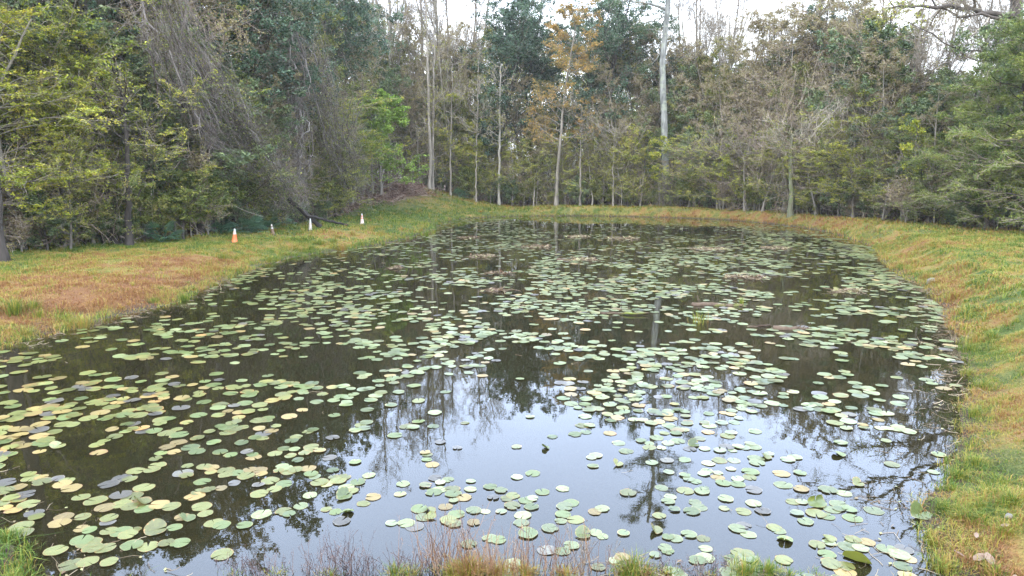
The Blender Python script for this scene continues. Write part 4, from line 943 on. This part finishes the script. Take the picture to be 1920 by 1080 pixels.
# ------------------------------------------------------------------ single trees and vines that stand out
def W(px, py, y):
    "world point at depth y seen at pixel (px, py)"
    u, v = (px - 960) / FPX, (540 - py) / FPX
    t = y / (cp + v * sp)
    return np.array([u * t, y, CAM_H + t * (-sp + v * cp)])
def resample(pts, K):
    pts = np.array(pts, float); d = np.r_[0, np.cumsum(np.linalg.norm(np.diff(pts, axis=0), axis=1))]; t = np.linspace(0, d[-1], K)
    return np.stack([np.interp(t, d, pts[:, i]) for i in range(3)], 1)
def custom_tree(name, base, trunk, limbs, bark, twig, leaf, label, cat, seed, r0, r1, n2=8, n3=6, n4=0, nleaf=5, lsize=.16, lw=.06, l2=.4, leafon=.8, up=.2, tr=(.25, 1), rr=.45, jit=.4, flat=0):
    rs = np.random.RandomState(seed); base = np.array(base); root = link(name, None); root.location = base
    tag(root, label, cat, GRP['tree'])
    K = 22; P0 = resample(trunk, K)[None] - base; P0[0, 1:] += rs.normal(0, .035, (K - 1, 3)) * np.array([1, 1, 0]); t = np.linspace(0, 1, K)
    H = np.linalg.norm(P0[0, -1] - P0[0, 0]); R0 = (r0 * (1 - t) + r1 * t + r0 * .5 * np.exp(-t * H / .4))[None]
    tb, cb = MB(), MB(); tubes(tb, P0, R0, 12)
    P1 = []; R1 = []; L1 = []
    for pts, ra in limbs:
        q = resample(pts, 12) - base; q[1:] += rs.normal(0, .06, (11, 3)); P1.append(q); R1.append(np.linspace(ra, ra * .3, 12)); L1.append(np.linalg.norm(np.diff(q, axis=0), axis=1).sum())
    P1, R1, L1 = np.array(P1), np.array(R1), np.array(L1); tubes(tb, P1, R1, 6)
    P2, R2, L2 = spawn(P1, R1, L1, n2, tr, (.4, 1.1), l2, .6, 7, up, jit, rs, rmin=.012, flat=flat); tubes(cb, P2, R2, 4, 0, rs.uniform(0, 1, len(P2)))
    P3, R3, L3 = spawn(P2, R2, L2, n3, (.1, 1), (.4, 1.), rr, .6, 5, up, jit, rs, rmin=.008, flat=flat); tubes(cb, P3, R3, 3, 0, rs.uniform(0, 1, len(P3)))
    if n4:
        P4, R4, L4 = spawn(P3, R3, L3, n4, (.1, 1), (.4, 1.), .5, .6, 4, up, jit, rs, rmin=.007); tubes(cb, P4, R4, 3, 0, rs.uniform(0, 1, len(P4)))
        P3 = P4
    if leaf:
        Q = P3[rs.uniform(0, 1, len(P3)) < leafon]; n = len(Q) * nleaf; pi = np.repeat(np.arange(len(Q)), nleaf)
        C = Q[pi, rs.randint(1, Q.shape[1], n)] + rs.normal(0, lsize * .6, (n, 3)); leaves(cb, C, lsize, lw, rs, 1, droop=.1)
    tb.build("trunk", [bark], root, True); cb.build("crown", [twig] + ([leaf] if leaf else []), root); return root
# the pale pine
D = 66.5; bx = X(1250, D, .5); bz = tz(bx, D)
base = (bx, D, bz - .1); tp = [base, W(1249, 330, D), W(1246, 230, D), W(1241, 130, D), W(1247, 60, D), W(1254, -5, D), W(1252, -90, D), W(1262, -190, D), W(1255, -275, D)]
rq = np.random.RandomState(9); limbs = [([W(1250, 20, D), W(1235, 12, D), W(1200, 5, D - .5), W(1162, 1, D - 1)], .15), ([W(1247, 30, D), W(1225, 38, D), W(1195, 50, D + 1)], .09),
         ([W(1244, 62, D), W(1225, 55, D), W(1205, 56, D)], .06), ([W(1243, 95, D), W(1225, 118, D), W(1205, 128, D)], .05), ([W(1246, 80, D), W(1262, 66, D), W(1272, 44, D)], .06)]
for i in range(26):
    t = i / 25; p0 = W(1254 + rq.uniform(-2, 2), -12 - 255 * t, D); az = rq.uniform(0, 6.28); ln = (4.6 - 2.4 * t) * rq.uniform(.6, 1.15)
    limbs.append(([p0, p0 + np.array([math.cos(az) * ln * .5, math.sin(az) * ln * .5, .5]), p0 + np.array([math.cos(az) * ln, math.sin(az) * ln, 1.2 + rq.uniform(-.6, .8)])], .07))
custom_tree("pine_tree", base, tp, limbs, M['bark_pale'], M['twig'], M['lf_pine'], "tall pine with smooth pale grey trunk rising past the top edge, right of centre", "tree", 31, .37, .14, n2=6, n3=5, nleaf=16, lsize=.30, lw=.035, l2=.33, leafon=.8, tr=(.35, 1))
# blotched white trunk and slim straight ones in front of the far wood
for px, dd, top, r, mt, sd, lb in [(936, 72.4, 120, .15, 'bark_birch', 41, "slender tree with blotched white trunk standing at the far end of the pond"), (805, 72.2, -60, .18, 'bark_mid', 42, "tall straight brown trunked tree, left one of a close pair behind the far bank"),
                        (812, 72.6, -20, .14, 'bark_mid', 43, "thin straight trunk, right one of a close pair behind the far bank"), (1088, 68.2, 200, .11, 'bark_mid', 44, "short mossy pale trunk right of the orange budding tree"),
                        (845, 72.8, 120, .10, 'bark_mid', 45, "very thin straight tree right of the close pair"), (1150, 68, 240, .08, 'bark_mid', 56, "thin pale stem between the short mossy trunk and the pale pine"), (1350, 61, 260, .07, 'bark_mid', 57, "thin pale stem right of the pale pine at the wood edge"), (1395, 58.6, 290, .06, 'bark_mid', 58, "slim stem standing further right at the far wood edge"), (1483, 52.7, 250, .20, 'bark_moss', 46, "mossy trunk with short crown at the right part of the far bank"), (240, 31.2, 180, .16, 'bark_dark', 47, "leaning grey trunk half hidden in the left wood"),
                        (893, 72.5, 170, .09, 'bark_mid', 48, "thin grey stem standing left of the blotched white trunk"), (728, 73, -40, .17, 'bark_mid', 49, "tall bare tree above the leaf covered path")]:
    x0 = X(px, dd); b0 = (x0, dd, tz(x0, dd) - .1); tpx = px + (-8 if px == 805 else -10 if px == 240 else 3)
    tp = [b0, W(px + (2 if px == 805 else 0), 300, dd), W(tpx, top, dd)]; T_ = np.array(tp[-1]); Bz = np.array(tp[1]); lim = []
    for i in range(22):
        t = rq.uniform(.0, 1); p0 = Bz * (1 - t) + T_ * t; az = rq.uniform(0, 6.28); ln = rq.uniform(1.0, 2.6)
        lim.append(([p0, p0 + np.array([math.cos(az) * ln * .5, math.sin(az) * ln * .5, .5]), p0 + np.array([math.cos(az) * ln, math.sin(az) * ln, 1.4])], .035))
    custom_tree("slender_tree", b0, tp, lim, M[mt], M['twig'], M['lf_spring'] if sd % 2 else M['lf_olive'], lb, "tree", sd, r, r * .4, n2=6, n3=5, nleaf=3, lsize=.12, leafon=.35, l2=.5)
# near trunk cut by the left edge
b0 = np.array(G(-6, 486, .5)); b0[2] = tz(b0[0], b0[1]) - .1; D = b0[1]
lim = []
for i in range(16):
    t = rq.uniform(0, 1); p0 = W(-30, 60 - 420 * t, D); az = rq.uniform(0, 6.28); ln = rq.uniform(2.5, 5.5); lim.append(([p0, p0 + np.array([math.cos(az) * ln * .5, math.sin(az) * ln * .5, 1.]), p0 + np.array([math.cos(az) * ln, math.sin(az) * ln, 2.6])], .07))
custom_tree("bare_tree", b0, [b0, W(-14, 400, D), W(-26, 250, D), W(-30, -350, D)], lim, M['bark_dark'], M['twig'], None, "thick grey trunk of the near tree cut off by the left edge", "tree", 52, .30, .12, n2=8, n3=6, n4=4, up=.5)
# the big tree at the upper right whose limbs reach over the bank
D = 43.; b0 = np.array([X(1925, D), D, 0]); b0[2] = tz(b0[0], D) - .1
lim = [([W(1900, 30, D), W(1850, 22, D - 1), W(1790, 14, D - 2), W(1720, 8, D - 3), W(1668, 16, D - 4)], .17), ([W(1905, 45, D), W(1860, 30, D - 1), W(1800, 30, D - 2), W(1755, 8, D - 2), W(1700, -20, D - 3)], .11),
       ([W(1895, 60, D), W(1850, 95, D - 2), W(1790, 92, D - 3), W(1740, 60, D - 4), W(1700, 38, D - 4)], .07), ([W(1893, 100, D), W(1840, 118, D - 1), W(1780, 90, D - 2)], .06), ([W(1905, 0, D), W(1830, -60, D - 3), W(1700, -110, D - 5)], .16),
       ([W(1908, -30, D), W(1880, -130, D - 2), W(1800, -200, D - 5)], .15), ([W(1912, -60, D), W(1980, -150, D - 2), W(2060, -200, D - 3)], .15), ([W(1912, -100, D), W(1900, -220, D - 3), W(1860, -300, D - 6)], .12), ([W(1905, -20, D), W(1800, -50, D - 4), W(1640, -60, D - 7), W(1560, -30, D - 8)], .13)]
big_tree = custom_tree("bare_tree", b0, [b0, W(1922, 300, D), W(1908, 100, D), W(1908, 0, D), W(1915, -120, D), W(1905, -240, D)], lim, M['bark_dark'], M['twig'], M['lf_spring'], "huge tree in the upper right corner with long crooked limbs reaching left", "tree", 55, .50, .2, n2=11, n3=6, n4=4, nleaf=2, lsize=.10, leafon=.10, up=.15, jit=.5, l2=.32)
# yellow green spray at the tip of its lowest limb
b = MB(); C = np.array([W(1690, 22, 39), W(1675, 8, 39), W(1715, 40, 39.2), W(1660, 30, 38.8), W(1700, 4, 39)]); n = 420
leaves(b, C[rq.randint(0, 5, n)] + rq.normal(0, .42, (n, 3)) * np.array([1.1, 1, .6]), .13, .05, rq, 0)
P = poly(C[rq.randint(0, 5, 30)], rq.normal(size=(30, 3)), rq.uniform(.4, .9, 30), 4, .1, .4, rq); tubes(b, P, np.full((30, 4), .008), 3, 1)
c0 = b0; o = b.build("bough", [M['lf_spring'], M['twig']], big_tree); o.location = -np.array(big_tree.location); o["label"] = "yellow green leafy bough at the tip of the lowest limb"

def drape(name, ridge, n, width, length, seed, label, mat='vine', side=7, rmin=.0055, sag=.5, leaf=None):
    "a curtain of vines hanging along a ridge line"
    rs = np.random.RandomState(seed); Rg = resample(ridge, 60); base = Rg[-1].copy(); base[2] = tz(base[0], base[1])
    K = 9; t0 = rs.uniform(0, 1 - length * .5, n); ln = length * rs.uniform(.5, 1.2, n); u = np.clip(t0[:, None] + ln[:, None] * np.linspace(0, 1, K)[None], 0, 1) * 59
    i = np.minimum(u.astype(int), 58); f = (u - i)[..., None]; C = Rg[i] * (1 - f) + Rg[i + 1] * f
    off = rs.normal(0, 1, (n, 3)) * np.array([width, width * .7, width * .5]); off2 = off + rs.normal(0, width * .5, (n, 3)); s = np.linspace(0, 1, K)[None, :, None]
    P = C + off[:, None] * (1 - s) + off2[:, None] * s; P[..., 2] -= (np.sin(s[..., 0] * math.pi) * sag * rs.uniform(0, 2, (n, 1))); P += np.cumsum(rs.normal(0, .15, P.shape), 1)
    P[..., 2] = np.maximum(P[..., 2], base[2] + .02)
    b = MB(); R = np.full((n, K), rmin) * rs.uniform(.6, 1.5, (n, 1)); R[: n // 28 if n > 150 else 0] *= rs.uniform(3, 7); tubes(b, P - base, R, 3, 0, rs.uniform(0, 1, n))
    L = np.linalg.norm(P[:, -1] - P[:, 0], axis=1)
    Q, R2, L2 = spawn(P - base, R, L, side, (.05, 1), (.3, 1.4), .22, .7, 5, -.35, .7, rs, rmin=rmin * .7); tubes(b, Q, R2, 3, 0, rs.uniform(0, 1, len(Q)))
    if leaf: leaves(b, Q[:, -1] + rs.normal(0, .08, (len(Q), 3)), .12, .07, rs, 1)
    o = b.build(name, [M[mat]] + ([M[leaf]] if leaf else [])); o.location = base; tag(o, label, "vines", "curtains of dormant vines"); return o
d1 = 36.
drape("vine_curtain", [W(300, -60, 32.5), W(350, 60, 33), W(410, 160, 34.5), W(480, 270, 37.5), W(550, 380, 40.5)], 400, .50, .34, 1, "long diagonal curtain of brown vines sloping down to the fallen dark log", leaf='lf_olive')
drape("vine_curtain", [W(250, -40, 32), W(330, 120, 32.5), W(380, 220, 33.5), W(450, 310, 36)], 170, .35, .4, 2, "thinner grey vine streak below the long diagonal vine curtain")
drape("vine_curtain", [W(548, 40, 44), W(556, 150, 44), W(548, 260, 44), W(552, 385, 44)], 420, .30, .3, 3, "upright column of purple brown vines wrapping a trunk")
drape("vine_curtain", [W(570, 20, 44), W(605, 140, 46), W(630, 260, 48.5), W(668, 350, 52)], 280, .75, .4, 4, "loose vine curtain draped right of the upright vine column", leaf='lf_olive')
drape("vine_curtain", [W(500, -20, 45), W(510, 150, 45), W(515, 300, 45)], 350, .4, .4, 5, "sparse vines hanging left of the upright vine column", leaf='lf_olive')
drape("vine_curtain", [W(1380, 150, 60), W(1400, 230, 60), W(1440, 290, 59), W(1455, 380, 58)], 110, 1.5, .4, 6, "brown vine tangle over the trees right of the pale pine", 'twig_pink')
drape("vine_curtain", [W(1520, 60, 54), W(1500, 170, 53), W(1490, 280, 53), W(1500, 390, 53)], 110, 1.6, .35, 7, "brown tangled vines hanging over the middle of the right wood", 'twig_pink', leaf='lf_rust')
drape("vine_curtain", [W(1590, 190, 44), W(1560, 196, 43), W(1535, 215, 43), W(1525, 245, 43)], 45, .22, .6, 8, "pale grey spray of bare twigs arching over, right wood", 'twig', rmin=.009)
drape("vine_curtain", [W(1630, 130, 48), W(1620, 230, 47), W(1640, 330, 46)], 110, 1.2, .4, 9, "grey twiggy vines left of the feathery conifers", 'twig')
drape("vine_curtain", [W(800, 170, 73), W(805, 260, 73), W(808, 380, 73)], 90, .8, .4, 10, "fine twiggy vines around the close pair of straight trunks", 'twig_pink')
drape("vine_curtain", [W(1249, 318, 66.1), W(1250, 350, 66.1), W(1251, 392, 66.1)], 300, .28, .6, 11, "brown vines wrapped round the foot of the pale pine", 'vine', leaf='lf_olive')
0 and drape("vine_curtain", [W(1750, 330, 38), W(1800, 350, 36), W(1850, 390, 35.5)], 160, .6, .6, 12, "low tangle of bare brown twigs at the foot of the right conifers", 'twig_pink')
0 and drape("vine_curtain", [W(20, 300, 28), W(80, 330, 28.4), W(120, 380, 28.6)], 90, .5, .6, 13, "low tangle of tan dead twigs at the left wood edge", 'twig')

# fallen dark log and the litter at its foot
for (p, q, r, lb) in [((540, 372, 40), (600, 404, 41), .14, "dark burnt log leaning down from the vines to the ground"), ((575, 404, 40), (650, 400, 43), .08, "dark log lying flat beside the leaning burnt log")]:
    A, B = W(*p), W(*q); A[2] = max(A[2], tz(A[0], A[1]) + .1); B[2] = max(B[2] * 0 + tz(B[0], B[1]) + .08, .1); P = resample([A, B], 12)[None]; mid = P[0].mean(0)
    b = MB(); tubes(b, P - mid + rq.normal(0, .02, P.shape), np.full((1, 12), r) * rq.uniform(.85, 1.1, (1, 12)), 9, 0, cap=True); o = b.build("log", [M['char']], smooth=True); o.location = mid; tag(o, lb, "log")
def palmetto(px, back, s, label):
    y = float(edge_y(px)) + back; x = X(px, y); b = MB()
    for k in range(16):
        az = rq.uniform(0, 6.28); el = rq.uniform(.25, 1.2); d = np.array([math.cos(az) * math.cos(el), math.sin(az) * math.cos(el), math.sin(el)]); L = rq.uniform(.5, .9)
        st = poly(np.zeros((1, 3)), d[None], np.array([L]), 5, -.4, .05, rq); tubes(b, st, np.full((1, 5), .012), 3, 0, .4); e_ = st[0, -1]; dd = unit(st[0, -1] - st[0, -2]); u = unit(np.cross(dd, [0, 0, 1.])); 
        for a in np.linspace(-1.5, 1.5, 15):
            v = dd * math.cos(a) + u * math.sin(a); l = .55 * math.cos(a * .4); wv = unit(np.cross(v, np.cross(dd, u))) * .022
            b.add([e_ - wv * .3, e_ + v * l * .55 - wv, e_ + v * l - np.array([0, 0, .12]), e_ + v * l * .55 + wv], [(0, 1, 2, 3)], 0, rq.uniform(.1, 1))
    o = b.build("palmetto", [M['lf_palm']]); o.location = (x, y, tz(x, y)); o.scale = (s,) * 3; tag(o, label, "palmetto", "palmettos at the wood edge")
for px, bk, s, lb in [(470, -.3, 1.1, "blue green fan palmetto left of the dark fallen log"), (492, .4, 1.0, "fan palmetto tucked behind the bright one by the log"), (448, .8, 1.2, "tall fan palmetto at the left wood edge"), (530, -.1, .8, "small palmetto just below the diagonal vines"),
                      (862, .5, 1.3, "green palmetto between thin trunks behind the far bank"), (300, .5, 1.0, "dark palmetto under the evergreen at the left wood"), (20, .8, 1.0, "palmetto beside the near trunk on the left"), (410, .5, .9, "palmetto under low evergreen, left wood")]:
    palmetto(px, bk, s, lb)

# ------------------------------------------------------------------ undergrowth and the wood behind
def mass(name, n, back, zr, per, rad_, lsize, mats, wts, label, seed, prof=None, pxr=(-150, 2080), twigs=0, cat="undergrowth"):
    rs = np.random.RandomState(seed); px = rs.uniform(*pxr, n); y = edge_y(px) + rs.uniform(*back, n); x = X(px, y, 2)
    gz = terr(x, y); top = zr[1] * (prof(px) if prof else 1); z = gz + zr[0] + (top - zr[0]) * rs.uniform(0, 1, n) ** .9
    keep = fbm(x * .35 + 9, z * .35 + y * .2, 91, 3) + rs.uniform(-.12, .12, n) > .34
    if name == 'undergrowth': keep &= ~((px > 655) & (px < 775) & (y < edge_y(px) + 3))
    x, y, z = x[keep], y[keep], z[keep]; n = len(x); b = MB(); mi = rs.choice(len(mats), n, p=wts)
    ct = rs.uniform(.1, .9, n)
    for m in range(len(mats)):
        s = np.where(mi == m)[0]; 
        if len(s) == 0: continue
        pi = np.repeat(s, per); C = np.stack([x, y, z], 1)[pi] + rs.normal(0, 1, (len(pi), 3)) * np.array([rad_, rad_, rad_ * .6])
        C[:, 2] = np.maximum(C[:, 2], gz.min() + .05)
        leaves(b, C, lsize, lsize * .55, rs, m, tint=ct[pi], droop=.1)
    if twigs:
        pi = np.repeat(np.arange(n), twigs); C = np.stack([x, y, z], 1)[pi] + rs.normal(0, rad_ * .6, (len(pi), 3)); Dr = rs.normal(size=(len(pi), 3)) * np.array([.8, .8, 1.]) + np.array([0, 0, .4])
        P = poly(C, Dr, rs.uniform(.8, 2.4, len(pi)), 5, .2, .5, rs); tubes(b, P, np.linspace(.016, .006, 5)[None] * rs.uniform(.6, 1.3, (len(pi), 1)), 3, len(mats), rs.uniform(0, 1, len(pi)))
        mats = mats + [M['twig_pink']]
    tag(b.build(name, mats), label, cat, kind="stuff")
pf = lambda px: np.interp(px, [-200, 600, 680, 760, 900, 950, 1150, 1200, 1280, 1400, 1500, 1640, 1700, 1900], [1, 1, .9, .9, 1.1, 1.15, 1.15, .95, .85, .85, .95, .85, .58, .58])
mass("undergrowth", 4500, (.8, 13), (.1, 4.2), 34, .42, .12, [M['lf_olive'], M['lf_rust'], M['lf_deep'], M['lf_spring']], [.36, .22, .12, .30], "dense brushy undergrowth of leaves and bare twigs under the trees", 201, twigs=5)
mass("far_wood", 6500, (13, 42), (.2, 17), 70, 1.0, .30, [M['lf_olive'], M['lf_rust'], M['lf_ever'], M['lf_spring']], [.38, .26, .12, .24], "mass of mixed foliage far back in the wood", 202, prof=pf, twigs=4, cat="wood")

# ------------------------------------------------------------------ thin humid air
hz = bpy.data.meshes.new("haze"); import bmesh
bm = bmesh.new(); bmesh.ops.create_cube(bm, size=1.0); bm.to_mesh(hz); bm.free()
ho = link("haze", hz); ho.scale = (420, 420, 62); ho.location = (0, 60, 26)
hm = bpy.data.materials.new("haze"); hm.use_nodes = True; hn = hm.node_tree; hn.nodes.clear()
hv = hn.nodes.new("ShaderNodeVolumePrincipled"); hv.inputs["Color"].default_value = (.96, .96, .93, 1); hv.inputs["Density"].default_value = .00032
hn.links.new(hv.outputs[0], hn.nodes.new("ShaderNodeOutputMaterial").inputs["Volume"]); hz.materials.append(hm); tag(ho, "thin pale haze over the pond and wood", "haze", kind="stuff")

rs = np.random.RandomState(404); n = 60000; px = rs.uniform(-60, 1980, n); hill = rs.uniform(0, 1, n) < .45; px = np.where(hill, rs.uniform(640, 830, n), px)
y = edge_y(px) + rs.uniform(-1.5, 6, n); y = np.where(hill, edge_y(px) + rs.uniform(-6, 9, n), y); x = X(px, y, .8); d = sdf(x, y); z = terr(x, y, d); _, li = cover(x, y, z, d)
ok = (d > 1) & (li > rs.uniform(.15, .8, n)); C = np.stack([x, y, z + .02], 1)[ok]; b = MB(); leaves(b, C, .17, .12, rs, 0, flat=.8)
P = poly(C[::25], rs.normal(size=(len(C[::25]), 3)) * np.array([1, 1, .25]), rs.uniform(.3, 1.3, len(C[::25])), 5, 0, .4, rs); P[..., 2] = np.maximum(P[..., 2], C[::25, None, 2]); tubes(b, P, np.full(P.shape[:2], .012), 3, 1, rs.uniform(0, 1, len(P)))
M['litter'] = leafmat("fallen_leaf", [(0, (.08, .045, .03)), (.5, (.21, .12, .085)), (1, (.38, .25, .18))], .8, 0, .15)
tag(b.build("leaf_litter", [M['litter'], M['twig_pink']]), "reddish brown fallen leaves and sticks under the trees", "leaf litter", kind="stuff")
